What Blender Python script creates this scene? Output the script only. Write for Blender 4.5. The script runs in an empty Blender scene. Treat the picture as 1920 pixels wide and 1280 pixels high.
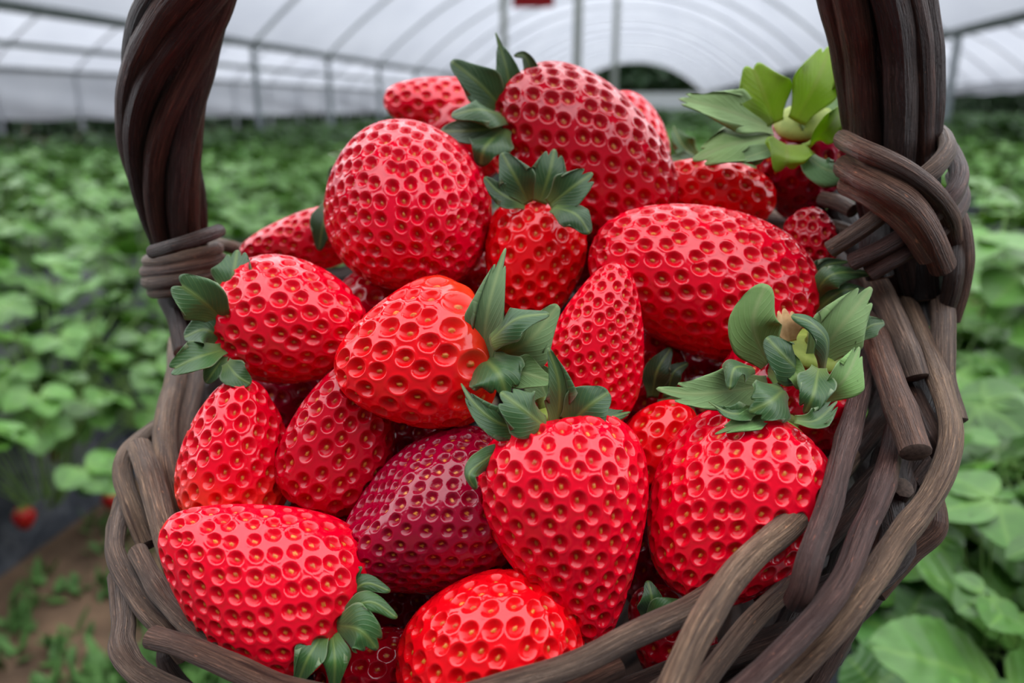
import bpy, math, random
import numpy as np
from mathutils import Vector, Matrix, Euler
rnd = random.Random(7)
PI = math.pi
sc = bpy.context.scene
COL = sc.collection
# ------------------------------------------------------------------ camera
F_PX = 1450.0
CAM_H = 0.66
PITCH = math.atan(440 / F_PX)
YAW = math.atan(255 / math.hypot(F_PX, 440))
cam_data = bpy.data.cameras.new('camera')
cam = bpy.data.objects.new('camera', cam_data); COL.objects.link(cam)
cam.location = (0, 0, CAM_H)
cam.rotation_euler = Euler((PI / 2 - PITCH, 0, YAW), 'XYZ')
cam_data.sensor_width = 36.0
cam_data.lens = 36.0 * F_PX / 1920.0
cam_data.clip_start = 0.01; cam_data.clip_end = 400
cam_data.dof.use_dof = True
cam_data.dof.focus_distance = 0.190
cam_data.dof.aperture_fstop = 9.5
sc.camera = cam
CM = Matrix.Translation((0, 0, CAM_H)) @ cam.rotation_euler.to_matrix().to_4x4()
CR = CM.to_3x3()

def P(px, py, d):
    return CM @ Vector(((px - 960) / F_PX * d, (640 - py) / F_PX * d, -d))
def mpp(d):
    return d / F_PX
VIEW = CR @ Vector((0, 0, 1))          # towards the camera
CRIGHT = CR @ Vector((1, 0, 0)); CUP = CR @ Vector((0, 1, 0))

# plane of the basket's rim (1/depth is linear across the picture)
def rim_d(px, py):
    return 1.0 / (1.851 + .000541 * px + .002658 * py)

# ------------------------------------------------------------------ objects
def tag(o, label=None, cat=None, group=None, kind=None):
    if label: o['label'] = label
    if cat: o['category'] = cat
    if group: o['group'] = group
    if kind: o['kind'] = kind
    return o
def empty(name, mat=None):
    o = bpy.data.objects.new(name, None); COL.objects.link(o)
    o.empty_display_size = 0.01
    if mat is not None: o.matrix_world = mat
    return o
def mesh_np(name, V, F, mats=None, mi=None, uv=None, attrs=None, smooth=True):
    """V (n,3); F: (m,k) int array or list of arrays"""
    V = np.asarray(V, dtype=np.float32)
    Fs = F if isinstance(F, list) else [F]
    Fs = [np.asarray(f, dtype=np.int32) for f in Fs if len(f)]
    loops = np.concatenate([f.ravel() for f in Fs])
    tot = np.concatenate([np.full(len(f), f.shape[1], dtype=np.int32) for f in Fs])
    start = np.concatenate([[0], np.cumsum(tot)[:-1]]).astype(np.int32)
    me = bpy.data.meshes.new(name)
    me.vertices.add(len(V)); me.vertices.foreach_set('co', V.ravel())
    me.loops.add(len(loops)); me.loops.foreach_set('vertex_index', loops)
    me.polygons.add(len(tot)); me.polygons.foreach_set('loop_start', start)
    if mi is not None:
        me.polygons.foreach_set('material_index', np.asarray(mi, dtype=np.int32))
    me.update(calc_edges=True)
    me.polygons.foreach_set('use_smooth', np.full(len(tot), smooth, dtype=bool))
    if uv is not None:
        l = me.uv_layers.new(name='UVMap')
        l.data.foreach_set('uv', np.asarray(uv, dtype=np.float32)[loops].ravel())
    for k, a in (attrs or {}).items():
        at = me.attributes.new(k, 'FLOAT', 'POINT')
        at.data.foreach_set('value', np.asarray(a, dtype=np.float32))
    for m in (mats or []): me.materials.append(m)
    me.validate()
    return me
def link(name, me, parent=None, color=None):
    """me holds world coordinates; re-expressed in the parent's frame"""
    o = bpy.data.objects.new(name, me); COL.objects.link(o)
    if parent is not None:
        o.parent = parent
        top = parent
        while top.parent is not None: top = top.parent      # parts sit at their thing's own origin
        me.transform(top.matrix_world.inverted())
    if color: o.color = (*color, 1)
    return o

# ------------------------------------------------------------------ materials
def new_mat(name):
    m = bpy.data.materials.new(name); m.use_nodes = True
    nt = m.node_tree; nt.nodes.clear()
    out = nt.nodes.new('ShaderNodeOutputMaterial')
    return m, nt, out
class NT:
    def __init__(s, nt): s.nt = nt
    def n(s, t, **kw):
        x = s.nt.nodes.new('ShaderNode' + t)
        for k, v in kw.items():
            if hasattr(x, k): setattr(x, k, v)
        return x
    def l(s, a, b): s.nt.links.new(a, b)
    def mix(s, fac, a, b, blend='MIX'):
        x = s.nt.nodes.new('ShaderNodeMix'); x.data_type = 'RGBA'; x.blend_type = blend
        for sock, v in ((x.inputs[0], fac), (x.inputs[6], a), (x.inputs[7], b)):
            if hasattr(v, 'links'): s.l(v, sock)
            elif isinstance(v, (int, float)): sock.default_value = v
            else: sock.default_value = (*v, 1)
        return x.outputs[2]
    def math(s, op, a, b=0.0, clamp=False):
        x = s.n('Math', operation=op); x.use_clamp = clamp
        for i, v in enumerate((a, b)):
            if hasattr(v, 'links'): s.l(v, x.inputs[i])
            else: x.inputs[i].default_value = v
        return x.outputs[0]
    def ramp(s, f, stops):
        x = s.n('ValToRGB'); e = x.color_ramp.elements
        while len(e) < len(stops): e.new(0.5)
        for el, (p, c) in zip(e, stops):
            el.position = p; el.color = (*c, 1) if len(c) == 3 else c
        s.l(f, x.inputs[0]); return x.outputs[0]
    def noise(s, vec, scale, detail=3, rough=.5):
        x = s.n('TexNoise'); x.inputs['Scale'].default_value = scale
        x.inputs['Detail'].default_value = detail; x.inputs['Roughness'].default_value = rough
        if vec is not None: s.l(vec, x.inputs['Vector'])
        return x.outputs['Fac']
    def attr(s, name):
        return s.n('Attribute', attribute_name=name).outputs['Fac']
    def mapping(s, vec, scale):
        x = s.n('Mapping'); x.inputs['Scale'].default_value = scale
        s.l(vec, x.inputs['Vector']); return x.outputs[0]
    def bump(s, h, strength, dist):
        x = s.n('Bump'); x.inputs['Strength'].default_value = strength
        x.inputs['Distance'].default_value = dist
        s.l(h, x.inputs['Height']); return x.outputs[0]
    def principled(s, color, rough=.5, spec=.5, normal=None, **kw):
        x = s.n('BsdfPrincipled')
        for k, v in dict(kw, **{'Base Color': color, 'Roughness': rough, 'Specular IOR Level': spec}).items():
            if hasattr(v, 'links'): s.l(v, x.inputs[k])
            elif isinstance(v, tuple): x.inputs[k].default_value = (*v, 1) if len(v) == 3 and 'Radius' not in k else v
            else: x.inputs[k].default_value = v
        if normal is not None: s.l(normal, x.inputs['Normal'])
        return x.outputs[0]

def mat_berry():
    m, nt, out = new_mat('strawberry_flesh'); N = NT(nt)
    base = N.n('ObjectInfo').outputs['Color']
    tc = N.n('TexCoord').outputs['Object']
    nz = N.noise(tc, 60, 3)
    v = N.math('MULTIPLY', nz, .5)
    c = N.mix(v, base, N.mix(1.0, base, (.80, .5, .7), 'MULTIPLY'))
    # the shoulder under the calyx ripens last: orange red
    c = N.mix(N.attr('pale'), c, (.90, .075, .010))
    # pits around the seeds: shade of the hollow put into a deeper red
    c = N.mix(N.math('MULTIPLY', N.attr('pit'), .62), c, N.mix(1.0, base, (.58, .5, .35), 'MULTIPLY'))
    sd = N.noise(tc, 300, 1)
    seedc = N.ramp(sd, [(.35, (.42, .075, .012)), (.65, (.70, .27, .035))])
    c = N.mix(N.attr('seed'), c, seedc)
    fine = N.noise(tc, 1500, 2)
    nb = N.bump(fine, .05, .0004)
    r = N.math('ADD', .045, N.math('MULTIPLY', N.noise(tc, 120, 2), .09))
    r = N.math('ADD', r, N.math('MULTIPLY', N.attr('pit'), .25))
    sp = N.math('SUBTRACT', .58, N.math('MULTIPLY', N.attr('pit'), .56))  # reflection cut inside the pits, standing in for their self-occlusion
    sp = N.math('ADD', sp, N.math('MULTIPLY', N.attr('seed'), .3))
    b = N.principled(c, r, sp, nb)
    pn = b.node
    pn.inputs['IOR'].default_value = 1.5
    pn.inputs['Subsurface Weight'].default_value = 0.0
    N.l(b, out.inputs[0]); return m

def mat_leaf(name, top, vein, rough=.45, trans=.3, spec=.45, vs=None, sheen=0.0, edge=None):
    """leaf blade with UV: u along the midrib, v across (0.5 = midrib)"""
    m, nt, out = new_mat(name); N = NT(nt)
    uv = N.n('UVMap').outputs[0]
    sep = N.n('SeparateXYZ'); N.l(uv, sep.inputs[0])
    across = N.math('ABSOLUTE', N.math('SUBTRACT', sep.outputs[1], .5))
    mid = N.math('SUBTRACT', 1.0, N.math('MULTIPLY', across, 14), True)
    # side veins leave the midrib at an angle
    ph = N.math('SUBTRACT', N.math('MULTIPLY', sep.outputs[0], 24), N.math('MULTIPLY', across, 30))
    wv = N.math('POWER', N.math('ABSOLUTE', N.math('SINE', ph)), 22)
    wv = N.math('MULTIPLY', wv, .5)
    oi = N.n('ObjectInfo')
    geo = N.n('NewGeometry')
    tc = N.n('TexCoord').outputs['Object']
    nz = N.noise(tc, 90, 3)
    var = N.math('ADD', N.math('MULTIPLY', nz, .7), N.math('MULTIPLY', geo.outputs['Random Per Island'], .6))
    dark = tuple(x * .62 for x in top); light = tuple(min(1, x * 1.35 + .01) for x in top)
    c = N.ramp(var, [(.3, dark), (.9, light)])
    c = N.mix(1.0, c, oi.outputs['Color'], 'MULTIPLY')
    c = N.mix(N.math('MAXIMUM', N.math('MULTIPLY', mid, .7), N.math('MULTIPLY', wv, .35)), c, vein)
    basefac = N.math('SUBTRACT', 1.0, N.math('MULTIPLY', sep.outputs[0], 3.2), True)
    c = N.mix(N.math('MULTIPLY', basefac, .75), c, vein)
    if edge:
        rim_ = N.math('MULTIPLY', N.math('SUBTRACT', across, .455), 22.0, True)
        c = N.mix(N.math('MULTIPLY', rim_, .6), c, edge)
    h = N.math('ADD', N.math('MULTIPLY', N.math('MAXIMUM', mid, wv), -1.0), N.math('MULTIPLY', N.noise(tc, 700, 2), .5))
    nb = N.bump(h, .30, .0004)
    b = N.principled(c, rough, spec, nb)
    if sheen:
        b.node.inputs['Sheen Weight'].default_value = sheen
        b.node.inputs['Sheen Roughness'].default_value = .5
    t = N.n('BsdfTranslucent'); N.l(N.mix(.5, c, (.28, .42, .03)), t.inputs[0])
    mx = N.n('MixShader'); mx.inputs[0].default_value = trans
    N.l(b, mx.inputs[1]); N.l(t.outputs[0], mx.inputs[2]); N.l(mx.outputs[0], out.inputs[0])
    return m

def mat_bark():
    m, nt, out = new_mat('willow_bark'); N = NT(nt)
    uv = N.n('UVMap').outputs[0]      # u round the rod (0..1), v along in metres x 10
    oi = N.n('ObjectInfo')
    off = N.n('VectorMath', operation='ADD'); N.l(uv, off.inputs[0])
    cx = N.n('CombineXYZ'); N.l(N.math('MULTIPLY', oi.outputs['Random'], 37.0), cx.inputs[0]); N.l(N.math('MULTIPLY', oi.outputs['Random'], 91.0), cx.inputs[1])
    N.l(cx.outputs[0], off.inputs[1]); v = off.outputs[0]
    streak = N.noise(N.mapping(v, (16, 3.5, 1)), 1.0, 5, .65)
    fine = N.noise(N.mapping(v, (46, 10, 1)), 1.0, 4, .7)
    blot = N.noise(N.mapping(v, (2.2, 4.5, 1)), 1.0, 4, .6)
    fleck = N.noise(N.mapping(v, (20, 34, 1)), 1.0, 2, .5)
    base = oi.outputs['Color']
    c = N.mix(N.ramp(streak, [(.36, (0, 0, 0)), (.66, (1, 1, 1))]), N.mix(1.0, base, (.22, .18, .18), 'MULTIPLY'), base)
    c = N.mix(N.ramp(blot, [(.44, (0, 0, 0)), (.66, (1, 1, 1))]), c, N.mix(1.0, base, (.42, .40, .42), 'MULTIPLY'))
    c = N.mix(N.math('MULTIPLY', N.ramp(fine, [(.54, (0, 0, 0)), (.70, (1, 1, 1))]), .7), c, N.mix(1.0, base, (2.1, 2.0, 1.9), 'MULTIPLY'))
    c = N.mix(N.ramp(fleck, [(.68, (0, 0, 0)), (.78, (1, 1, 1))]), c, N.mix(1.0, base, (2.0, 1.5, 1.2), 'MULTIPLY'))
    h = N.math('ADD', N.math('MULTIPLY', streak, 1.0), N.math('MULTIPLY', fine, .8))
    nb = N.bump(h, 1.0, .0035)
    b = N.principled(c, N.math('ADD', .32, N.math('MULTIPLY', streak, .25)), .34, nb)
    N.l(b, out.inputs[0]); return m

def simple(name, color, rough=.6, spec=.3, noise=None, metallic=0.0, bump=0.0):
    m, nt, out = new_mat(name); N = NT(nt)
    c = color; nb = None
    if noise:
        tc = N.n('TexCoord').outputs['Object']
        nz = N.noise(tc, noise[0], 5, .6)
        c = N.ramp(nz, [(.3, noise[1]), (.7, color)])
        if bump: nb = N.bump(nz, .8, bump)
    b = N.principled(c, rough, spec, nb, Metallic=metallic)
    N.l(b, out.inputs[0]); return m

def mat_film():
    m, nt, out = new_mat('polythene_film'); N = NT(nt)
    tc = N.n('TexCoord').outputs['Object']
    nz = N.noise(N.mapping(tc, (1, .6, 1)), 1.3, 4, .55)
    c = N.ramp(nz, [(.3, (.385, .40, .44)), (.75, (.45, .465, .50))])
    t = N.n('BsdfTranslucent'); N.l(c, t.inputs[0])
    d = N.n('BsdfDiffuse'); N.l(c, d.inputs[0])
    mx = N.n('MixShader'); mx.inputs[0].default_value = .28
    N.l(t.outputs[0], mx.inputs[1]); N.l(d.outputs[0], mx.inputs[2])
    N.l(mx.outputs[0], out.inputs[0]); return m

M_BERRY = mat_berry()
M_SEP_T = mat_leaf('sepal_upper_side', (.036, .088, .024), (.19, .27, .06), .42, .20, .5, sheen=.12, edge=(.30, .36, .20))
M_SEP_B = mat_leaf('sepal_under_side', (.150, .240, .090), (.28, .36, .14), .6, .22, .35, sheen=.15)
M_SEP_L = mat_leaf('sepal_backlit_side', (.32, .50, .03), (.45, .55, .10), .42, .60, .45, sheen=.1)  # light shining through the sepals put into a brighter colour
M_LEAF_T = mat_leaf('leaf_upper_side', (.066, .180, .019), (.15, .31, .05), .40, .28, .5)
M_LEAF_B = mat_leaf('leaf_under_side', (.16, .28, .10), (.26, .38, .16), .6, .28, .3)
M_BARK = mat_bark()
M_CUT = simple('cut_willow_pith', (.16, .11, .085), .7, .2, (900, (.05, .035, .03)))
M_STEM = simple('calyx_hub', (.28, .33, .06), .6, .3, (400, (.17, .23, .03)))
M_STEMCUT = simple('stem_cut', (.22, .27, .06), .6, .3, (900, (.10, .12, .02)))
M_DRY = simple('dry_petal', (.62, .40, .20), .8, .2, (300, (.34, .19, .08)))
M_FILM = mat_film()
M_STEEL = simple('galvanised_steel', (.62, .64, .65), .5, .5, (6, (.52, .54, .55)), .2)
M_RAIL = simple('weathered_rail_steel', (.24, .26, .25), .6, .4, (6, (.17, .19, .18)), .2)
M_POST = simple('post_steel', (.50, .53, .56), .55, .4, (6, (.42, .45, .48)), .1)
M_SOIL = simple('soil', (.16, .10, .062), .95, .15, (9, (.055, .036, .024)), bump=.02)
M_MULCH = simple('black_mulch_film', (.030, .036, .050), .35, .5, (14, (.012, .014, .02)), bump=.01)
M_TRUNK = simple('tree_bark', (.06, .05, .04), .9, .1)
M_TREE = simple('tree_leaves', (.035, .085, .030), .6, .3, (4, (.014, .038, .014)))
M_PETIOLE = simple('petiole', (.17, .30, .07), .5, .4)
M_GRASS = simple('weeds_green', (.075, .17, .035), .6, .3, (20, (.035, .09, .02)))
M_RED = simple('red_sign_paint', (.62, .02, .03), .45, .4)
M_ROPE = simple('pale_string', (.46, .47, .42), .8, .2)
M_OLDLEAF = simple('old_orange_leaf', (.34, .13, .03), .7, .2, (40, (.18, .08, .02)))
M_PALE = simple('pale_ground_cover', (.50, .57, .62), .8, .2)
M_SAND = simple('pale_track', (.42, .38, .24), .9, .1)

# ------------------------------------------------------------------ strawberries
GOLD = PI * (3 - math.sqrt(5))
def berry_mesh(L, W, k=.45, p=.85, q=0.0, flat=.95, sp=.006, depth=.0011, nu=260, nv=170, seed=0, lump=.02,
               bend=0.0, pale=.10, bumps=(), noseed=.10, pitr=.385, tipdens=1.25):
    """local frame: +Z towards the tip, calyx at -Z; L long, W wide (metres)"""
    R = np.random.RandomState(seed)
    th0 = np.linspace(0, PI, 600)
    def prof(th):
        t = (1 - np.cos(th)) / 2
        r = np.sin(th) ** p * (1 - k * t) * (1 - q * t ** 3)
        return t, r
    t0, r0 = prof(th0); rmax = r0.max()
    z0 = (t0 - .5) * L
    dent = .055 * L * np.exp(-(th0 / .30) ** 2); z0 = z0 + dent
    rr0 = r0 / rmax * W / 2
    s0 = np.concatenate([[0], np.cumsum(np.hypot(np.diff(z0), np.diff(rr0)))])
    S = s0[-1]
    s = np.linspace(0, S, nv + 1); u = np.arange(nu) / nu * 2 * PI
    ph = R.uniform(0, 2 * PI, 8)
    def surf(sv, uv):
        z = np.interp(sv, s0, z0); r = np.interp(sv, s0, rr0)
        f = sv / S
        lum = 1 + lump * (np.sin(2 * uv + ph[0] + 2 * f) + .7 * np.sin(3 * uv + ph[1] - 3 * f) + .5 * np.sin(4 * uv + ph[2] + 5 * f) + .6 * np.sin(7 * f + ph[3] + uv))
        lum = 1 + (lum - 1) * 1.9
        x = r * lum * np.cos(uv); y = r * lum * flat * np.sin(uv)
        x = x + bend * W * (f - .3) ** 2
        Pn = np.stack([x, y, z + 0 * x], -1)
        for (bx, by, bz, br, bh) in bumps:        # swellings (or hollows) of the fruit itself
            c = np.array([bx * W / 2, by * W / 2, bz * L / 2])
            d = Pn - c; w = np.exp(-(d ** 2).sum(-1) / (br * W / 2) ** 2)
            dirn = c / (np.linalg.norm(c) + 1e-9)
            Pn = Pn + (w * bh * W)[..., None] * dirn
        return Pn
    SV, UV = np.meshgrid(s, u, indexing='ij')
    B = surf(SV, UV)
    e = 1e-4 * S
    def normal(sv, uv):
        sv = np.clip(sv, 2 * e, S - 2 * e)
        ds = surf(sv + e, uv) - surf(sv - e, uv); du = surf(sv, uv + 1e-3) - surf(sv, uv - 1e-3)
        n = np.cross(du, ds); n /= np.linalg.norm(n, axis=-1, keepdims=True) + 1e-12
        tt = ds / (np.linalg.norm(ds, axis=-1, keepdims=True) + 1e-12)
        return n, tt
    Nn, _ = normal(SV, UV)
    if (Nn[nv // 2] * (B[nv // 2] - B[nv // 2].mean(0))).sum() < 0: Nn = -Nn; sgn = -1
    else: sgn = 1
    f0 = s0 / S
    dens = (1 + (tipdens - 1) * f0 * 2) * np.clip((f0 - noseed * .55) / (noseed * .45 + 1e-6), 0, 1)
    wgt = rr0 * dens
    cum = np.concatenate([[0], np.cumsum((wgt[1:] + wgt[:-1]) / 2 * np.diff(s0))]) * 2 * PI
    n = max(30, int(cum[-1] / (sp * sp * .9)))
    frac = (np.arange(n) + .5) / n * cum[-1]
    ss = np.interp(frac, cum, s0)
    uu = (np.arange(n) * GOLD) % (2 * PI)
    ss = ss + R.normal(0, .075 * sp, n); uu = uu + R.normal(0, .075 * sp, n) / np.maximum(np.interp(ss, s0, rr0), .003)
    ss = np.clip(ss, .01 * S, .992 * S)
    ld = sp / np.sqrt(np.interp(ss, s0, np.maximum(dens, .4)))
    C = surf(ss, uu); CN, CT = normal(ss, uu); CN = CN * sgn
    CB = np.cross(CN, CT)
    Bf = B.reshape(-1, 3).astype(np.float32)
    hp = np.zeros(len(Bf), np.float32); hs = np.zeros(len(Bf), np.float32); sm = np.zeros(len(Bf), np.float32); rim = np.zeros(len(Bf), np.float32)
    for i in range(n):
        d = Bf - C[i].astype(np.float32)
        rp = ld[i] * pitr * R.uniform(.9, 1.1)
        near = np.nonzero((d * d).sum(1) < (rp * 1.7) ** 2)[0]
        if not len(near): continue
        dd = d[near]
        a = dd @ CT[i].astype(np.float32); b = dd @ CB[i].astype(np.float32)
        x2 = (a / (rp * 1.10)) ** 2 + (b / (rp * .95)) ** 2
        xx = np.sqrt(x2); pit = np.where(x2 < 1, (1 - np.minimum(x2, 1)) ** .95, 0)
        hp[near] = np.maximum(hp[near], pit)
        rim[near] = np.maximum(rim[near], np.exp(-((np.sqrt(x2) - 1.05) / .22) ** 2))
        sl, sw = ld[i] * .116, ld[i] * .074
        e2 = (a / sl) ** 2 + (b / sw) ** 2
        bump = np.where(e2 < 1, np.sqrt(np.maximum(1 - e2, 0)), 0)
        hs[near] = np.maximum(hs[near], bump)
        sm[near] = np.maximum(sm[near], np.clip((1.35 - e2) * 3, 0, 1))
    h = -depth * hp + depth * .11 * rim * (1 - hp) + hs * depth * .40
    Vv = Bf + Nn.reshape(-1, 3).astype(np.float32) * h[:, None]
    idx = np.arange((nv + 1) * nu).reshape(nv + 1, nu)
    a = idx[:-1]; b = idx[1:]
    Fq = np.stack([a, b, np.roll(b, -1, 1), np.roll(a, -1, 1)], -1).reshape(-1, 4)
    if sgn > 0: Fq = Fq[:, ::-1]
    fS = (SV / S).ravel()
    wob = .02 * np.sin(3 * UV.ravel() + ph[5]) + .02 * np.sin(5 * UV.ravel() + ph[6])
    pa = np.clip(1 - (fS + wob) / max(pale, 1e-3), 0, 1) ** .8 if pale > 0 else np.zeros_like(fS)
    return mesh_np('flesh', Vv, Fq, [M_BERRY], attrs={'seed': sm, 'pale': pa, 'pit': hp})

def catmull(pts, n):
    pts = [np.array(p, float) for p in pts]
    if len(pts) == 2: pts = [pts[0], (pts[0] + pts[1]) / 2, pts[1]]
    Q = [2 * pts[0] - pts[1]] + pts + [2 * pts[-1] - pts[-2]]
    ch = [np.linalg.norm(pts[i + 1] - pts[i]) for i in range(len(pts) - 1)]
    cum = np.concatenate([[0], np.cumsum(ch)]); out = []
    for g in np.linspace(0, cum[-1], n):
        i = min(int(np.searchsorted(cum, g, 'right')) - 1, len(pts) - 2); i = max(i, 0)
        t = (g - cum[i]) / max(ch[i], 1e-9)
        p0, p1, p2, p3 = Q[i], Q[i + 1], Q[i + 2], Q[i + 3]
        out.append(.5 * (2 * p1 + (p2 - p0) * t + (2 * p0 - 5 * p1 + 4 * p2 - p3) * t * t + (3 * p1 - p0 - 3 * p2 + p3) * t ** 3))
    return np.array(out)
def unit(v): return v / (np.linalg.norm(v, axis=-1, keepdims=True) + 1e-12)

def blade(spine, width, nrm, cup=.25, teeth=3, tooth=.16, rnd_=.35, thick=.00028, nu=16, nv=12, basew=.35, wob=0.0, mats=None, seed=0, tipw=.68, ruffle=.0):
    """a leaf blade as a closed thin shell. spine: world points, nrm: direction its upper side faces, cup>0 lifts the edges"""
    R = np.random.RandomState(seed)
    C = catmull(spine, 40)
    T = unit(np.gradient(C, axis=0)); nr = unit(np.array(nrm, float))
    Sd = unit(np.cross(T, nr)); Nn = unit(np.cross(Sd, T))
    us = np.linspace(0, 1, nu + 1); vs = np.linspace(-1, 1, nv + 1)
    U, Vv = np.meshgrid(us, vs, indexing='ij')
    sm = lambda a, b, x: np.clip((x - a) / (b - a), 0, 1) ** 2 * (3 - 2 * np.clip((x - a) / (b - a), 0, 1))
    w = (basew + (1 - basew) * sm(0, .5, U)) * (1 - (1 - tipw) * np.clip((U - .5) / .5, 0, 1) ** 2.2)
    tri = 1 - np.abs((np.cos if teeth % 2 else np.sin)(Vv * teeth * PI / 2)) if teeth > 1 else 0 * Vv   # round lobes, sharp notches
    Lv = 1 - rnd_ * np.abs(Vv) ** 2.3 - tooth * tri ** 1.3
    Ue = U * (1 + (Lv - 1) * U ** 1.5)
    f = Ue * 39; i0 = np.clip(f.astype(int), 0, 38); fr = (f - i0)[..., None]
    lerp = lambda A: A[i0] * (1 - fr) + A[i0 + 1] * fr
    c = lerp(C); sd = lerp(Sd); nn = lerp(Nn)
    hw = width / 2
    off = .75 * cup * hw * w * (np.abs(Vv) ** 2.0) + ruffle * hw * np.sin(U * 9 + Vv * 2.5 + R.uniform(0, 6)) * np.abs(Vv) ** 2 * U
    off = off - .035 * hw * np.exp(-(Vv / .12) ** 2)
    Pt = c + sd * (Vv * w * hw)[..., None] * (1 - .25 * abs(cup) * np.abs(Vv)[..., None]) + nn * off[..., None]
    top = Pt + nn * thick / 2; bot = Pt - nn * thick / 2
    n1 = (nu + 1) * (nv + 1)
    V = np.concatenate([top.reshape(-1, 3), bot.reshape(-1, 3)])
    idx = np.arange(n1).reshape(nu + 1, nv + 1)
    q = np.stack([idx[:-1, :-1], idx[:-1, 1:], idx[1:, 1:], idx[1:, :-1]], -1).reshape(-1, 4)
    qb = q[:, ::-1] + n1
    loop = np.concatenate([idx[0, :-1], idx[:-1, -1], idx[-1, :0:-1], idx[:0:-1, 0]])
    nx = np.roll(loop, -1)
    sidef = np.stack([loop, loop + n1, nx + n1, nx], -1)
    F = np.concatenate([q, qb, sidef])
    # make sure the upper faces look along +normal
    a = V[q[:, 1]] - V[q[:, 0]]; b = V[q[:, 3]] - V[q[:, 0]]
    if (np.cross(a, b) * nn[:-1, :-1].reshape(-1, 3)).sum() < 0: F = F[:, ::-1]
    mi = np.concatenate([np.zeros(len(q)), np.ones(len(qb)), np.ones(len(sidef))]).astype(int)
    uv = np.stack([Ue, (Vv + 1) / 2], -1).reshape(-1, 2); uv = np.concatenate([uv, uv])
    return V, F, mi, uv

def sepal(parent, pts, w, cup=.3, teeth=3, tooth=.14, face=(0, 0, 1), tint=(1, 1, 1), flip=False, seed=None, rd=.35, tipw=.6, basew=.4, dry=False, ruffle=.12, young=False):
    """pts: picture points with depth; face: side the upper face looks to, in camera axes (x right, y up, z to camera)"""
    sp = [P(*p) for p in pts]
    d = sum(p[2] for p in pts) / len(pts)
    nrm = CR @ Vector(face)
    seed = rnd.randrange(9999) if seed is None else seed
    mats = [M_SEP_T, M_SEP_B] if not flip else [M_SEP_B, M_SEP_T]
    if young: mats = [M_SEP_L, M_SEP_L]
    if dry: mats = [M_DRY, M_DRY]
    V, F, mi, uv = blade(sp, 1.25 * w * mpp(d), nrm, cup, teeth, tooth, rd, nu=20, nv=18, seed=seed, tipw=tipw, basew=basew, ruffle=ruffle)
    me = mesh_np('sepal', V, F, mats, mi, uv)
    return link('sepal', me, parent, tint)

def lathe_mesh(name, prof, Mx, seg=28, mats=None):
    """prof: (r,z) pairs, Mx: local frame to world"""
    V = []; n = len(prof)
    for r, z in prof:
        for j in range(seg):
            a = 2 * PI * j / seg; V.append(Mx @ Vector((r * math.cos(a), r * math.sin(a), z)))
    idx = np.arange(n * seg).reshape(n, seg)
    a, b = idx[:-1], idx[1:]
    F = np.stack([a, np.roll(a, -1, 1), np.roll(b, -1, 1), b], -1).reshape(-1, 4)
    return mesh_np(name, V, F, mats)

BR = {}
def berry(key, px, py, d, ang, tilt, L, W, label, color=(.58, .005, .012), sp=46, dep=7.0, group=None, roll=0, calyx=True, hub=.13, **kw):
    """ang: picture direction calyx->tip in degrees (0 right, 90 up); tilt: degrees the tip leans to the camera. L, W, sp, dep in pixels at depth d"""
    s = mpp(d)
    a = math.radians(ang); t = math.radians(tilt)
    ax = Vector((math.cos(a) * math.cos(t), math.sin(a) * math.cos(t), math.sin(t)))
    ax = (CR @ ax).normalized()
    side = ax.cross(VIEW)
    if side.length < .05: side = CRIGHT.copy()
    side.normalize(); nrm = side.cross(ax).normalized()
    Mr = Matrix((side, nrm, ax)).transposed().to_4x4()
    Mw = Matrix.Translation(P(px, py, d)) @ Mr @ Matrix.Rotation(math.radians(roll), 4, 'Z')
    root = empty('strawberry', Mw)
    tag(root, label, 'strawberry', group or 'picked strawberries heaped in the basket')
    nu = kw.pop('nu', 260); nv = kw.pop('nv', 170)
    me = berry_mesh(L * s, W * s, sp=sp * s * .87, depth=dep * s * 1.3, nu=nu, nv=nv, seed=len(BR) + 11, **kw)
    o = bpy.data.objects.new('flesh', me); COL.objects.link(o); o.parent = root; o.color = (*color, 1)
    rec = dict(root=root, M=Mw, L=L * s, W=W * s, flesh=o, cal=None)
    BR[key] = rec
    if calyx:
        r = hub * W * s
        z0 = -L * s / 2
        pr = [(0.0001, z0 + .05 * L * s), (r * 1.2, z0 + .05 * L * s), (r * 1.25, z0 + .015 * L * s), (r * .9, z0 - .012 * L * s), (r * .45, z0 - .028 * L * s), (.0001, z0 - .03 * L * s)]
        c = lathe_mesh('calyx', pr, Mw, 28, [M_STEM])
        co = link('calyx', c, root); rec['cal'] = co
        if hub:
            q = r * .42
            pr = [(.0001, z0), (q, z0), (q * .85, z0 - .05 * L * s), (q * .95, z0 - .075 * L * s), (q * .6, z0 - .08 * L * s), (.0001, z0 - .072 * L * s)]
            link('stem', lathe_mesh('stem', pr, Mw, 16, [M_STEMCUT]), co)
    return rec

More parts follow.
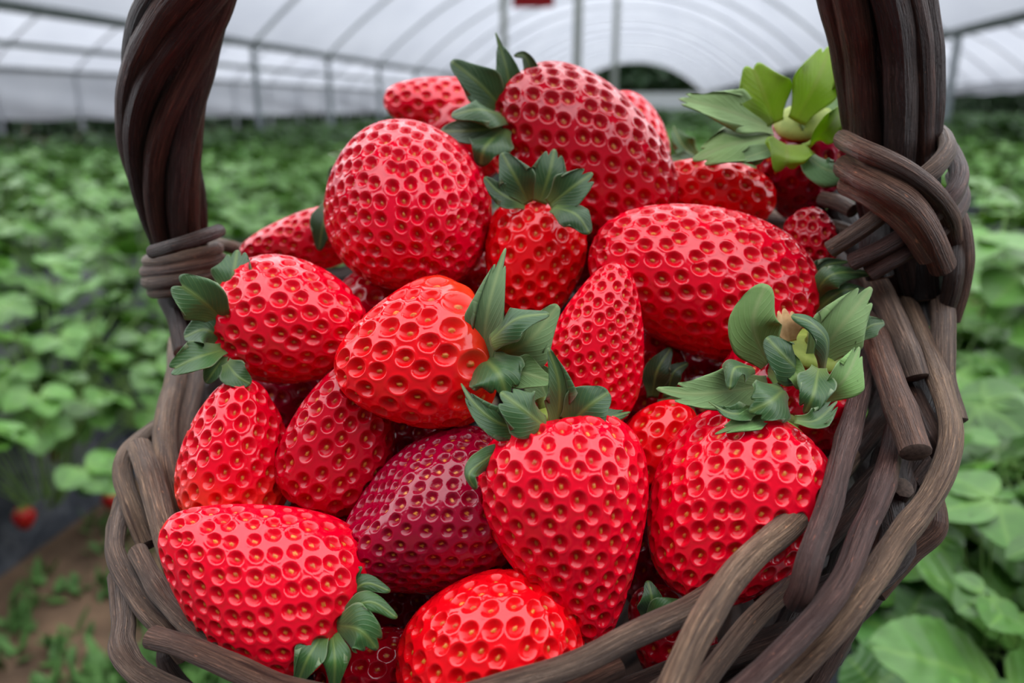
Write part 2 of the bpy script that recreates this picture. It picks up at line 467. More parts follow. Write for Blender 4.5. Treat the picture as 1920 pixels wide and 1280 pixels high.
def ring(key, n=8, ln=.42, w=.2, up=.35, curl=-.2, seed=0, a0=0.0, arc=2 * PI, tint=(1, 1, 1)):
    """sepals set round the calyx by themselves: ln, w relative to the fruit's width; up: how far they rise off the shoulder"""
    R = random.Random(seed + 5)
    b = BR[key]; Mw = b['M']; W = b['W']; L = b['L']; par = b['cal']
    for i in range(n):
        a = a0 + arc * (i + R.uniform(-.2, .2)) / n
        e = Vector((math.cos(a), math.sin(a), 0)); l = ln * W * R.uniform(.8, 1.15)
        z0 = -L / 2 - .01 * L; uu = up + R.uniform(-.18, .18)
        pts = []
        for f in (0, .35, .7, 1.0):
            rr = .10 * W + l * (f * math.cos(uu * 1.2) )
            zz = z0 - l * (f * math.sin(uu * 1.2)) - l * curl * f * f
            pts.append(Mw @ (e * rr + Vector((0, 0, zz))))
        nrm = Mw.to_3x3() @ Vector((-.4 * e.x, -.4 * e.y, -1))
        V, F, mi, uv = blade(pts, w * W * R.uniform(.85, 1.15), nrm, R.uniform(.1, .5), R.choice((3, 3, 5, 1)), .15, .4, seed=R.randrange(999), nu=16, nv=10, tipw=.6, ruffle=.15)
        link('sepal', mesh_np('sepal', V, F, [M_SEP_T, M_SEP_B], mi, uv), par, tint)

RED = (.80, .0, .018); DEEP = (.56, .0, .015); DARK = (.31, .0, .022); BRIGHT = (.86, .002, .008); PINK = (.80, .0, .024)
def S(key, *a, **k): return sepal(BR[key]['cal'], *a, **k)

berry('A', 1072, 985, .188, -78, 10, 425, 322, 'heart shaped strawberry hanging point down at the front, dark green calyx leaves standing above it', RED, sp=50, dep=8, k=.60, p=.80, q=.22, flat=.92, nu=340, nv=230, pale=.07, lump=.012, roll=20)
berry('B', 1378, 955, .192, -128, 14, 375, 315, 'big strawberry leaning on the right rim, right of the point down heart shaped one', RED, sp=50, dep=8, k=.36, p=.72, flat=.95, nu=320, nv=210, pale=.0, lump=.02)
berry('C', 1468, 765, .222, -100, -38, 300, 275, 'strawberry under the large spread pale green calyx beside the right rim', DEEP, hub=.17, sp=44, dep=6, k=.4, p=.8, nu=220, nv=150, pale=.10)
berry('D', 1315, 528, .232, 164, 14, 440, 282, 'largest blunt strawberry lying sideways at right, its yellowish tip pointing left', RED, sp=46, dep=7.5, k=.30, p=.70, flat=.98, nu=340, nv=230, pale=.07, lump=.015, roll=35, bumps=((0, -.8, .1, .8, .05),))
berry('E', 1000, 490, .238, -96, 8, 240, 188, 'small strawberry in the middle hanging under a crown of dark calyx leaves', BRIGHT, sp=42, dep=7, k=.35, p=.8, nu=240, nv=160, pale=.22)
berry('F', 1118, 650, .214, 76, 6, 320, 190, 'slim cone shaped strawberry standing point up in the middle', RED, sp=34, dep=6, k=.55, p=.82, nu=280, nv=200, pale=0, calyx=False)
berry('G', 780, 672, .205, 192, 16, 300, 284, 'glossy strawberry in the middle lying sideways with its green calyx to its right', BRIGHT, sp=58, dep=8.5, k=.50, p=.80, nu=320, nv=220, pale=.46, noseed=.48, lump=.02)
berry('H', 770, 402, .240, -62, 52, 335, 322, 'big round strawberry on top of the heap, seen tip first', PINK, sp=42, dep=8.0, k=.30, p=.80, flat=.97, nu=340, nv=230, pale=0, lump=.014, pitr=.40)
berry('I', 545, 604, .222, -8, 18, 305, 238, 'strawberry at the left edge of the heap, calyx pointing left at the handle', RED, sp=46, dep=7, k=.34, p=.78, nu=300, nv=200, pale=.05, lump=.014)
berry('J', 443, 850, .212, 82, 8, 290, 215, 'strawberry standing point up between the left rim and a slim neighbour', RED, sp=44, dep=8, k=.5, p=.82, nu=260, nv=180, pale=.5, calyx=False, lump=.02)
berry('K', 484, 1080, .190, 146, 12, 390, 322, 'large shiny strawberry at the front left, its calyx at its lower right', RED, sp=46, dep=7, k=.62, p=.76, q=.10, flat=.95, nu=340, nv=230, pale=.05, lump=.012)
berry('L', 642, 815, .210, 68, 6, 310, 205, 'slim strawberry standing point up behind the dark crimson one', DEEP, sp=46, dep=7.5, k=.48, p=.82, nu=260, nv=180, pale=0, calyx=False)
berry('M', 818, 966, .202, 204, 18, 345, 322, 'dark crimson strawberry with a knobbly nose pointing left', DARK, sp=38, dep=6, k=.48, p=.78, nu=320, nv=220, pale=0, calyx=False, lump=.03, bumps=((-.15, 0, 1.0, .42, .11), (.55, .2, .6, .35, -.05)))
berry('N', 925, 1245, .184, 60, 22, 370, 330, 'bright strawberry at the very front, cut by the lower edge, with bold yellow seeds', BRIGHT, sp=56, dep=8, k=.25, p=.75, nu=300, nv=200, pale=0, calyx=False)
berry('O', 1095, 295, .258, -42, 6, 400, 268, 'large strawberry at the top back, tall dark calyx leaves at its left end', DEEP, sp=44, dep=7.5, k=.22, p=.72, nu=300, nv=200, pale=.09, lump=.02)
berry('P_', 845, 208, .300, 170, 5, 250, 120, 'blurred strawberry lying behind the top left round one', PINK, sp=34, dep=5, k=.3, p=.8, nu=160, nv=110, pale=0, calyx=False)
berry('Q', 1180, 268, .292, -60, 10, 190, 145, 'blurred strawberry peeping out behind the large top back one', PINK, sp=34, dep=5, k=.3, p=.8, nu=160, nv=110, pale=.2, calyx=False)
berry('R', 1335, 362, .258, 172, 8, 245, 130, 'strawberry tucked under the upper right calyx, above the blunt sideways one', BRIGHT, sp=40, dep=6, k=.35, p=.8, nu=200, nv=140, pale=.15, calyx=False)
berry('S', 1506, 318, .268, -66, -48, 230, 170, 'dark strawberry at the upper right under a big pale green star of calyx leaves', DARK, hub=.24, sp=42, dep=5, k=.35, p=.8, nu=200, nv=140, pale=.10)
berry('T', 1524, 446, .245, -70, 30, 120, 90, 'tiny strawberry wedged beside the right handle binding', DEEP, sp=30, dep=5, k=.3, p=.8, nu=140, nv=100, pale=0, calyx=False)
berry('U', 565, 452, .268, 190, 0, 230, 112, 'blurred strawberry lying at the back left, tip pointing to the handle', PINK, sp=32, dep=4.5, k=.5, p=.85, nu=160, nv=110, pale=0, calyx=False)
berry('V', 1235, 838, .212, 60, 10, 190, 150, 'strawberry half hidden right behind the heart shaped front one', BRIGHT, sp=48, dep=6, k=.35, p=.8, nu=180, nv=120, pale=0, calyx=False)
berry('W', 628, 985, .218, 30, 0, 180, 160, 'strawberry mostly hidden in the gap behind the large front left one', DEEP, sp=44, dep=6, k=.35, p=.8, nu=160, nv=110, pale=0, calyx=False)
berry('X', 700, 1262, .205, 20, 0, 220, 170, 'strawberry at the bottom under the hanging calyx leaves of the large front left one', DEEP, sp=46, dep=6, k=.35, p=.8, nu=180, nv=120, pale=0, calyx=False)
berry('Y', 1225, 720, .245, 90, 0, 200, 150, 'strawberry deep in the gap between the slim cone and the blunt sideways one', DEEP, sp=44, dep=6, k=.35, p=.8, nu=140, nv=100, pale=.1)
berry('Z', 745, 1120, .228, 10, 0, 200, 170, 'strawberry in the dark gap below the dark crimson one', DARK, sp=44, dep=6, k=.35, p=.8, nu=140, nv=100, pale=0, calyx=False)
berry('Z2', 1255, 1190, .205, 120, 0, 200, 150, 'strawberry hidden behind the front right rim, a few leaves showing', DEEP, sp=44, dep=6, k=.35, p=.8, nu=140, nv=100, pale=0)

berry('F1', 690, 590, .262, 200, 0, 200, 170, 'strawberry sunk in the gap between the top left round one and the one below it', DEEP, sp=44, dep=6, k=.35, p=.8, nu=120, nv=80, pale=0, calyx=False)
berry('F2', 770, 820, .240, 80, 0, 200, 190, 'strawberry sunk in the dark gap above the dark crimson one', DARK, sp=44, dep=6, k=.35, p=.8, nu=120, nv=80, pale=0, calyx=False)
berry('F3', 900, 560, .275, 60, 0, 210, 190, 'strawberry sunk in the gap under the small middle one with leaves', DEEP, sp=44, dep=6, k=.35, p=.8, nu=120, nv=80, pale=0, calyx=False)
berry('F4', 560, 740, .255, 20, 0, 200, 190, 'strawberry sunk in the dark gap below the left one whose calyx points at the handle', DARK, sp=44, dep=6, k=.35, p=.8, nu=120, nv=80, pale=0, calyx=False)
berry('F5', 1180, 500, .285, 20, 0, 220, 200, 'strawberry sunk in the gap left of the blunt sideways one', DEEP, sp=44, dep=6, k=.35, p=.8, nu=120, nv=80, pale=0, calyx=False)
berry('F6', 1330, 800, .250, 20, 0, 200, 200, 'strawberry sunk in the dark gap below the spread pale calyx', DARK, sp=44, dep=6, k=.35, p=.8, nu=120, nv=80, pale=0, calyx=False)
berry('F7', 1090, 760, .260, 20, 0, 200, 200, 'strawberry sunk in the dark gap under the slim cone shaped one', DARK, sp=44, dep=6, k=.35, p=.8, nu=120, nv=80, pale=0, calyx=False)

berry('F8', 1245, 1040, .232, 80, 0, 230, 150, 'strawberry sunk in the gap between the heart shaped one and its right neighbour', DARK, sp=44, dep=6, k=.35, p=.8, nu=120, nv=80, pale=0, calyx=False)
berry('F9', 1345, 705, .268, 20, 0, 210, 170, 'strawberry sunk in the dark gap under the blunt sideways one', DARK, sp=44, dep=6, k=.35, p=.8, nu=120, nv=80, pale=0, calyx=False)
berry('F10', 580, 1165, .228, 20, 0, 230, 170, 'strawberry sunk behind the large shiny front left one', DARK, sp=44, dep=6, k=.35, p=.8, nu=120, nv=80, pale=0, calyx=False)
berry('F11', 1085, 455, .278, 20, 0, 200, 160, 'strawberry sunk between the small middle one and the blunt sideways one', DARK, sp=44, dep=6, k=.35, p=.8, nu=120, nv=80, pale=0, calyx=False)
berry('F12', 900, 250, .300, 20, 0, 200, 160, 'strawberry sunk behind the tall dark calyx leaves at the top', DEEP, sp=44, dep=6, k=.35, p=.8, nu=120, nv=80, pale=0, calyx=False)

# calyx leaves, point by point
dA = .172
S('A', [(1046, 792, .186), (1048, 720, .182), (1028, 652, .180)], 60, .35, 1, .0, tint=(.9, 1, .9), rd=.75, tipw=.5, basew=.6, face=(.3, .1, 1))
S('A', [(1022, 800, .182), (985, 770, .176), (938, 735, .178)], 84, -.35, 3, .12, tint=(.8, .95, .8), face=(-.1, .5, 1), tipw=.8, basew=.5)
S('A', [(1066, 796, .186), (1105, 760, .184), (1142, 735, .186)], 80, .2, 1, .06, tint=(.85, 1.0, 1.0), face=(.4, .3, 1), rd=.45, tipw=.75, basew=.5)
S('A', [(1085, 800, .190), (1135, 785, .190), (1182, 772, .194)], 38, .4, 3, .2, tint=(.6, .8, .6), face=(.2, .8, .6))
S('A', [(1000, 815, .184), (930, 790, .180), (888, 755, .182), (864, 718, .186)], 56, .3, 3, .18, tint=(.75, .9, .75), face=(-.2, .3, 1), rd=.7, tipw=.45)
S('A', [(1035, 770, .196), (1010, 715, .198), (975, 675, .202)], 58, .3, 3, .1, flip=True, tint=(.7, .75, .6), face=(0, .2, 1))
S('A', [(960, 828, .186), (915, 858, .180), (880, 888, .176), (892, 918, .176)], 38, -.7, 1, .1, tint=(.9, 1.1, .8), face=(-.5, -.3, 1), tipw=.8)

S('G', [(905, 672, .196), (916, 575, .190), (948, 464, .194)], 70, .25, 3, .16, flip=True, tint=(.75, .8, .8), face=(-.4, .1, 1), rd=.6, tipw=.5, basew=.6)
S('G', [(930, 668, .200), (990, 640, .194), (1047, 572, .198)], 88, .25, 1, .05, flip=True, tint=(.8, .85, .8), face=(.2, -.2, 1), rd=.5, tipw=.6, basew=.5)
S('G', [(918, 640, .190), (968, 598, .184), (1030, 588, .188)], 62, -.4, 1, .05, tint=(.75, .95, .85), face=(-.1, .6, 1), rd=.5, tipw=.6, basew=.6)
S('G', [(905, 668, .196), (935, 700, .186), (950, 745, .186)], 100, -.35, 3, .12, tint=(.85, 1.05, .85), face=(0, .4, 1), tipw=.8, basew=.7)
S('G', [(935, 690, .196), (985, 700, .190), (1035, 715, .192)], 60, .25, 1, .1, flip=True, tint=(.75, .85, .65), face=(.2, .3, 1))

C0 = .200
S('C', [(1445, 690, .205), (1412, 610, .196), (1436, 532, .196)], 84, .2, 1, .06, flip=True, tint=(1.0, 1.1, .8), face=(-.1, 0, 1), rd=.3, tipw=.75, basew=.35)
S('C', [(1520, 690, .206), (1578, 610, .200), (1635, 538, .204)], 88, .15, 3, .14, flip=True, tint=(1.1, 1.15, 1.0), face=(.1, .1, 1), rd=.45, tipw=.7, basew=.4)
S('C', [(1482, 640, .206), (1476, 605, .204), (1470, 578, .206)], 46, .3, 3, .2, dry=True, face=(0, 0, 1), tipw=.8)
S('C', [(1545, 700, .200), (1550, 640, .192), (1522, 606, .188), (1484, 592, .188)], 52, -.5, 1, .05, tint=(.8, 1.05, 1.0), face=(.2, .5, 1), tipw=.7)
S('C', [(1510, 705, .196), (1475, 672, .188), (1437, 632, .190)], 72, -.3, 1, .05, tint=(.65, .85, .8), face=(-.2, .4, 1), tipw=.75)
S('C', [(1440, 722, .200), (1350, 735, .188), (1290, 738, .186), (1230, 728, .188)], 80, .25, 3, .14, flip=True, tint=(1.0, 1.05, .95), face=(0, .3, 1), rd=.5, tipw=.7, basew=.4)
S('C', [(1412, 690, .192), (1378, 690, .184), (1368, 730, .182)], 50, -.5, 1, .1, tint=(.7, .9, .65), face=(-.5, .3, 1))
S('C', [(1470, 730, .190), (1445, 752, .180), (1405, 772, .180)], 82, -.3, 3, .1, tint=(.75, .95, .7), face=(0, .3, 1), tipw=.85)
S('C', [(1535, 690, .190), (1525, 740, .182), (1508, 776, .184)], 62, .35, 3, .12, tint=(.7, .9, .7), face=(-.3, .2, 1), tipw=.7)
S('C', [(1535, 750, .190), (1582, 712, .186), (1612, 650, .192)], 62, .4, 3, .14, flip=True, tint=(1.0, 1.2, .8), face=(.3, .2, 1), tipw=.6)
S('C', [(1490, 788, .182), (1530, 788, .180), (1570, 752, .184)], 40, .5, 3, .25, tint=(.9, 1.1, .8), face=(0, .6, 1))
S('C', [(1440, 785, .184), (1390, 795, .180), (1340, 814, .182)], 42, .4, 3, .22, flip=True, tint=(.8, 1.0, .75), face=(0, .7, 1), rd=.6)
S('C', [(1420, 770, .184), (1370, 775, .180), (1328, 752, .182)], 38, .4, 3, .2, tint=(.8, 1, .7), face=(0, .6, 1), rd=.7, tipw=.4)
S('C', [(1600, 640, .208), (1630, 612, .208), (1658, 605, .210)], 36, .3, 1, .1, tint=(.8, 1, .7), face=(.2, .2, 1))
S('C', [(1440, 690, .204), (1490, 700, .190), (1500, 730, .190)], 60, .2, 1, .1, flip=True, tint=(.8, .9, .5), face=(0, 0, 1))

S('D', [(1520, 565, .226), (1560, 515, .218), (1640, 512, .222)], 46, -.4, 1, .05, tint=(.7, .85, .65), face=(0, .6, 1), rd=.6, tipw=.5)
S('D', [(1525, 585, .226), (1580, 545, .220), (1630, 545, .222)], 42, -.3, 1, .05, tint=(.65, .8, .5), face=(0, .4, 1), rd=.6, tipw=.5)
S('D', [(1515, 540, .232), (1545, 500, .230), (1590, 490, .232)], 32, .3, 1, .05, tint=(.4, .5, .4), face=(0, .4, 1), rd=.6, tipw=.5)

S('E', [(992, 380, .228), (965, 330, .224), (941, 286, .226)], 62, .25, 1, .05, tint=(.65, .8, .8), face=(-.2, .1, 1), rd=.5, tipw=.65, basew=.35)
S('E', [(1012, 380, .228), (1030, 325, .226), (1040, 279, .228)], 66, .25, 3, .14, tint=(.65, .85, .7), face=(.2, .1, 1), tipw=.7, basew=.35)
S('E', [(1030, 385, .224), (1075, 350, .220), (1112, 324, .222)], 60, .25, 3, .18, tint=(.65, .85, .7), face=(.3, .3, 1), tipw=.75, basew=.4)
S('E', [(1038, 388, .222), (1080, 402, .216), (1106, 438, .216)], 56, -.3, 1, .06, tint=(.6, .75, .65), face=(.2, .4, 1), tipw=.75)
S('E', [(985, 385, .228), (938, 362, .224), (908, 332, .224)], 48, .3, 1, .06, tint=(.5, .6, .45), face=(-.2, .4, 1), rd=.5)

S('I', [(418, 600, .212), (375, 560, .206), (325, 525, .206)], 80, .2, 2, .16, tint=(1.0, 1.15, 1.0), face=(-.2, .1, 1), tipw=.8, basew=.5)
S('I', [(420, 640, .214), (385, 618, .210), (345, 632, .210)], 56, .3, 1, .05, tint=(1.0, 1.1, 1.1), face=(-.3, .4, 1), tipw=.8)
S('I', [(420, 655, .212), (365, 672, .206), (316, 696, .206)], 60, .3, 2, .12, tint=(.95, 1.15, .85), face=(-.1, .4, 1), tipw=.7)
S('I', [(420, 668, .212), (398, 700, .208), (386, 718, .208)], 42, .3, 1, .05, tint=(.7, .9, .6), face=(0, .2, 1))
S('I', [(425, 680, .210), (445, 705, .206), (470, 720, .206)], 46, .3, 1, .05, tint=(.75, .9, .6), face=(0, .3, 1), tipw=.8)
S('I', [(425, 560, .216), (438, 510, .216), (445, 468, .220)], 66, .2, 3, .15, tint=(.9, 1.05, 1.05), face=(0, .2, 1), tipw=.75)

S('K', [(612, 1178, .180), (578, 1232, .174), (555, 1290, .176)], 52, .25, 1, .05, tint=(.8, 1, .7), face=(-.1, .1, 1), rd=.6)
S('K', [(622, 1180, .180), (628, 1240, .174), (625, 1300, .176)], 50, -.3, 1, .05, tint=(.8, 1.1, .65), face=(0, .1, 1), rd=.6)
S('K', [(630, 1172, .180), (675, 1182, .173), (708, 1218, .174)], 76, -.25, 3, .12, tint=(.8, 1.05, .8), face=(.1, .2, 1), tipw=.8, basew=.45)
S('K', [(630, 1165, .181), (690, 1128, .176), (745, 1158, .176)], 42, -.4, 1, .1, tint=(.75, 1, .65), face=(.2, .6, 1))
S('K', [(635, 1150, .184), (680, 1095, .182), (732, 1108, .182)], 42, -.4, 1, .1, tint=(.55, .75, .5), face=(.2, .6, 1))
S('K', [(640, 1130, .186), (660, 1085, .184), (678, 1062, .184)], 30, .5, 1, .1, tint=(.6, .8, .6), face=(0, .3, 1))

S('O', [(950, 212, .250), (900, 158, .244), (846, 114, .246)], 64, .2, 1, .03, tint=(.7, .85, .8), face=(-.2, .2, 1), rd=.5, tipw=.7, basew=.35)
S('O', [(962, 205, .250), (950, 130, .248), (929, 60, .250)], 46, .2, 3, .2, tint=(.6, .85, .5), face=(.1, 0, 1), rd=.8, tipw=.45, basew=.5)
S('O', [(975, 195, .252), (994, 140, .250), (984, 106, .248), (964, 104, .246)], 28, .3, 1, .05, tint=(.7, .8, .7), face=(.3, 0, 1))
S('O', [(952, 220, .246), (900, 205, .236), (846, 216, .238)], 66, -.3, 1, .05, tint=(.65, .9, .6), face=(-.1, .5, 1), rd=.5, tipw=.75, basew=.5)
S('O', [(948, 238, .246), (885, 245, .240), (826, 246, .244)], 62, .25, 1, .05, tint=(.6, .7, .65), face=(-.1, .3, 1), rd=.45, tipw=.75)
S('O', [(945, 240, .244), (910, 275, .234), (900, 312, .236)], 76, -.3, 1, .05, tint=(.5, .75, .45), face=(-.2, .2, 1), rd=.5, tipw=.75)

S('S', [(1452, 232, .246), (1432, 175, .244), (1408, 118, .246)], 88, .15, 2, .10, young=True, face=(0, .1, 1), rd=.3, tipw=.7, basew=.35)
S('S', [(1492, 228, .246), (1530, 155, .244), (1558, 86, .248)], 78, .2, 3, .12, young=True, face=(.2, .1, 1), rd=.4, tipw=.7, basew=.4)
S('S', [(1448, 240, .246), (1360, 205, .240), (1272, 184, .244)], 84, .25, 5, .12, flip=True, tint=(1.5, 1.5, 1.35), face=(0, .4, 1), rd=.5, tipw=.7, basew=.4)
S('S', [(1448, 255, .244), (1370, 270, .236), (1298, 300, .240)], 90, -.2, 3, .12, flip=True, tint=(1.35, 1.4, 1.1), face=(0, .6, 1), rd=.4, tipw=.75)
S('S', [(1455, 275, .240), (1410, 292, .234), (1362, 302, .236)], 36, .3, 1, .1, flip=True, tint=(1, 1.05, 1), face=(0, .6, 1))
S('S', [(1475, 270, .240), (1476, 298, .232), (1472, 322, .234)], 80, .35, 2, .12, young=True, face=(0, .3, 1), tipw=.9, basew=.7)
S('S', [(1510, 270, .240), (1548, 245, .234), (1586, 198, .240)], 50, .5, 3, .15, young=True, face=(.5, 0, 1))
S('S', [(1508, 288, .238), (1550, 318, .232), (1598, 322, .236)], 64, -.2, 1, .05, flip=True, tint=(.8, 1.0, .95), face=(.1, .5, 1), rd=.5, tipw=.75, basew=.5)
S('S', [(1505, 245, .248), (1550, 220, .252), (1592, 185, .256)], 60, .2, 3, .15, flip=True, tint=(1, 1.1, .9), face=(.1, .3, 1))

S('S', [(1310, 300, .285), (1280, 272, .282), (1262, 236, .284)], 40, .3, 3, .15, tint=(.9, 1.2, .6), face=(0, .2, 1))
S('S', [(1320, 310, .284), (1275, 300, .280), (1250, 296, .282)], 34, .3, 1, .1, tint=(.7, .9, .6), face=(0, .4, 1))
S('O', [(1075, 170, .262), (1092, 154, .262), (1110, 150, .262)], 18, .2, 1, .05, young=True, face=(0, .3, 1))
for nm, pts, w, tn in (('h', [(668, 300, .262), (684, 268, .262), (690, 238, .264)], 44, (.85, .95, .9)), ('h', [(730, 262, .262), (770, 244, .262), (812, 252, .264)], 34, (.8, .95, .85)),
                       ('h', [(622, 372, .258), (606, 420, .254), (598, 470, .256)], 46, (.6, .75, .7)), ('h', [(650, 320, .264), (628, 328, .264), (614, 345, .266)], 28, (.8, .9, .8)),
                       ('h', [(660, 300, .268), (635, 290, .27), (615, 288, .272)], 18, (1.4, 1.7, .6))):
    S('H', pts, w, .2, 1, .06, tint=tn, face=(-.2, .2, 1))
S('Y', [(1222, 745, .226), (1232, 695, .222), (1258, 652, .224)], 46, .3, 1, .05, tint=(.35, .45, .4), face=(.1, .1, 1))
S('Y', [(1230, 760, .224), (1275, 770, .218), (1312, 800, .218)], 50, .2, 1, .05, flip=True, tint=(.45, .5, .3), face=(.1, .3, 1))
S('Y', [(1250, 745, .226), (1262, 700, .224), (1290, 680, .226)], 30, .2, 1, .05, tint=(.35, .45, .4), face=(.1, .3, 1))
S('Z2', [(1212, 1162, .188), (1222, 1125, .184), (1214, 1088, .186)], 44, .2, 1, .05, tint=(.7, .85, .8), face=(0, .2, 1))
S('Z2', [(1212, 1168, .186), (1245, 1140, .182), (1280, 1128, .184)], 40, -.2, 1, .05, tint=(.7, .95, .7), face=(0, .4, 1))

# ------------------------------------------------------------------ basket
def tube(pts, rad, n=None, seg=14, knots=(), wob=.05, seed=0, flatten=None, cap=True, step=.0022):
    """a rod along world points; rad in metres (number or list along pts)"""
    R = np.random.RandomState(seed)
    pts = [np.array(p, float) for p in pts]
    ln = sum(np.linalg.norm(pts[i + 1] - pts[i]) for i in range(len(pts) - 1))
    n = n or max(8, int(ln / step))
    C = catmull(pts, n)
    T = unit(np.gradient(C, axis=0))
    ref = np.array((.31, .2, .93)); Nv = np.zeros_like(C)
    v = ref - T[0] * (ref @ T[0])
    for i in range(n):
        v = v - T[i] * (v @ T[i]); v /= np.linalg.norm(v) + 1e-12; Nv[i] = v
    Bv = np.cross(T, Nv)
    tt = np.linspace(0, 1, n)
    r = np.interp(tt, np.linspace(0, 1, len(rad)), rad) if hasattr(rad, '__len__') else np.full(n, rad)
    ph = R.uniform(0, 6, 4)
    r = r * (1 + wob * (np.sin(tt * ln * 180 + ph[0]) * .5 + np.sin(tt * ln * 420 + ph[1]) * .35))
    for kpos, kh in knots:
        r = r * (1 + kh * np.exp(-((tt - kpos) * ln / .0035) ** 2))
    a = np.arange(seg) / seg * 2 * PI
    ecc = 1 + .06 * np.sin(2 * a + ph[2])
    ring_ = (np.cos(a) * ecc)[None, :, None] * Nv[:, None, :] + (np.sin(a) * ecc)[None, :, None] * Bv[:, None, :]
    V = (C[:, None, :] + ring_ * r[:, None, None])
    V = np.concatenate([V, V[:, :1]], 1)          # seam column
    uu = np.arange(seg + 1) / seg
    vv = tt * ln * 10
    UV = np.stack(np.broadcast_arrays(uu[None, :], vv[:, None]), -1).reshape(-1, 2)
    idx = np.arange(n * (seg + 1)).reshape(n, seg + 1)
    F = np.stack([idx[:-1, :-1], idx[:-1, 1:], idx[1:, 1:], idx[1:, :-1]], -1).reshape(-1, 4)
    V = V.reshape(-1, 3); Fs = [F]; mi = [np.zeros(len(F))]
    if cap:
        for end, sgn in ((0, -1), (n - 1, 1)):
            base = len(V); rimv = V[idx[end, :-1]]
            c = C[end] + T[end] * sgn * r[end] * .12
            inner = C[end] + (rimv - C[end]) * .8 + T[end] * sgn * r[end] * .12
            V = np.concatenate([V, rimv, inner, c[None]]); UV = np.concatenate([UV, np.zeros((2 * seg + 1, 2))])
            o_ = base + np.arange(seg); i_ = base + seg + np.arange(seg); cc = base + 2 * seg
            q = np.stack([o_, np.roll(o_, -1), np.roll(i_, -1), i_], -1)
            tr = np.stack([i_, np.roll(i_, -1), np.full(seg, cc), np.full(seg, cc)], -1)[:, :3]
            if sgn < 0: q = q[:, ::-1]; tr = tr[:, ::-1]
            Fs += [q, tr]; mi += [np.ones(len(q)), np.ones(len(tr))]
    return V, Fs, np.concatenate(mi), UV
def merge(parts):
    V = []; F4 = []; F3 = []; m4 = []; m3 = []; UV = []; o = 0
    for v, fs, mi, uv in parts:
        k = 0
        for f in fs:
            m = mi[k:k + len(f)]; k += len(f)
            (F4 if f.shape[1] == 4 else F3).append(f + o); (m4 if f.shape[1] == 4 else m3).append(m)
        V.append(v); UV.append(uv); o += len(v)
    Fl = [np.concatenate(F4)]; ml = [np.concatenate(m4)]
    if F3: Fl.append(np.concatenate(F3)); ml.append(np.concatenate(m3))
    return np.concatenate(V), Fl, np.concatenate(ml), np.concatenate(UV)
def rod(name, parent, pts, rad, color, **kw):
    V, F, mi, uv = tube(pts, rad, **kw)
    return link(name, mesh_np(name, V, F, [M_BARK, M_CUT], mi, uv), parent, color)

GREY = (.29, .190, .135); BROWN = (.24, .122, .080); DKB = (.115, .066, .050); VDK = (.030, .017, .015); TAN = (.37, .235, .150); PURP = (.19, .105, .088)
pl = lambda px, py, off=0.0: P(px, py, rim_d(px, py) + off)
vL, vR, vF = pl(350, 640), pl(1700, 560), pl(900, 1400)
RC = (vL + vR) / 2; RU = (vR - vL) / 2; RV = vF - RC
AX = RU.cross(RV).normalized()
if AX.dot(VIEW) > 0: AX = -AX           # down into the basket
def rimpt(phi, s=1.0, down=0.0, rout=0.0):
    e = RU * math.cos(phi) + RV * math.sin(phi)
    down = down + .055 * max(0.0, -math.sin(phi)) ** 1.3      # the border dips at the back
    return RC + e * s + e.normalized() * rout + AX * down
basket = empty('basket', Matrix.Translation(RC + AX * .15))
tag(basket, 'dark brown willow basket with a tall twisted handle, heaped with strawberries', 'basket')
DEPTH = .190
# hidden hoop under the border carries it all round
rim = rod('rim', basket, [rimpt(2 * PI * i / 40, 1.0, .012) for i in range(41)], .0032, DKB, cap=False, step=.006)
def R_(pts, w, color=GREY, off=0.0, knots=(), seed=None, parent=None, taper=1.0):
    """border rod through picture points (px,py[,offset from the rim plane]); w px wide"""
    q = []; d = 0
    for p in pts:
        dd = rim_d(p[0], p[1]) + off + (p[2] if len(p) > 2 else 0); d += dd / len(pts)
        q.append(P(p[0], p[1], dd))
    r = w * mpp(d) / 2
    return rod('rod', parent or rim, q, [r, r * (1 + taper) / 2, r * taper], color, knots=knots, seed=rnd.randrange(9999) if seed is None else seed, step=.0015)
# right border
R_([(1620, 590, .012), (1640, 632, .004), (1668, 710, 0), (1695, 785, 0), (1717, 848, 0)], 50, BROWN, -.014, ((.75, .06),))
R_([(1625, 500, .006), (1650, 545, 0), (1680, 610, 0), (1700, 655, 0), (1716, 708, .004)], 46, GREY, -.010)
R_([(1650, 500, .010), (1680, 512, 0), (1710, 535, 0), (1730, 560, .004)], 44, DKB, -.006)
R_([(1700, 545, .012), (1735, 535, .002), (1756, 540, 0), (1768, 590, 0), (1768, 650, .002), (1770, 720, .006), (1790, 790, .010)], 42, GREY, -.006)
R_([(1690, 555, .01), (1707, 580, 0), (1742, 665, 0), (1766, 730, -.002), (1783, 800, -.004), (1776, 860, -.004), (1742, 935, -.004), (1685, 1010, -.004), (1622, 1105, -.004), (1560, 1185, -.003), (1480, 1262, 0), (1400, 1340, 0)], 44, TAN, -.004, ((.28, .12), (.62, .08)))
R_([(1690, 700, .008), (1728, 770, .002), (1752, 822, 0), (1765, 850, .004)], 40, DKB, -.004)
R_([(1640, 650, .022), (1622, 700, .012), (1598, 790, .004), (1575, 870, 0), (1556, 945, 0), (1540, 990, 0), (1518, 1050, 0), (1503, 1105, .004), (1492, 1125, .008)], 46, PURP, -.018, ((.52, .12), (.72, .06)))
R_([(1680, 800, .014), (1668, 860, .006), (1648, 930, 0), (1616, 1000, 0), (1584, 1080, 0), (1532, 1155, 0), (1450, 1240, 0), (1395, 1290, 0), (1330, 1360, 0)], 46, PURP, -.012, ((.28, .12), (.45, .05)))
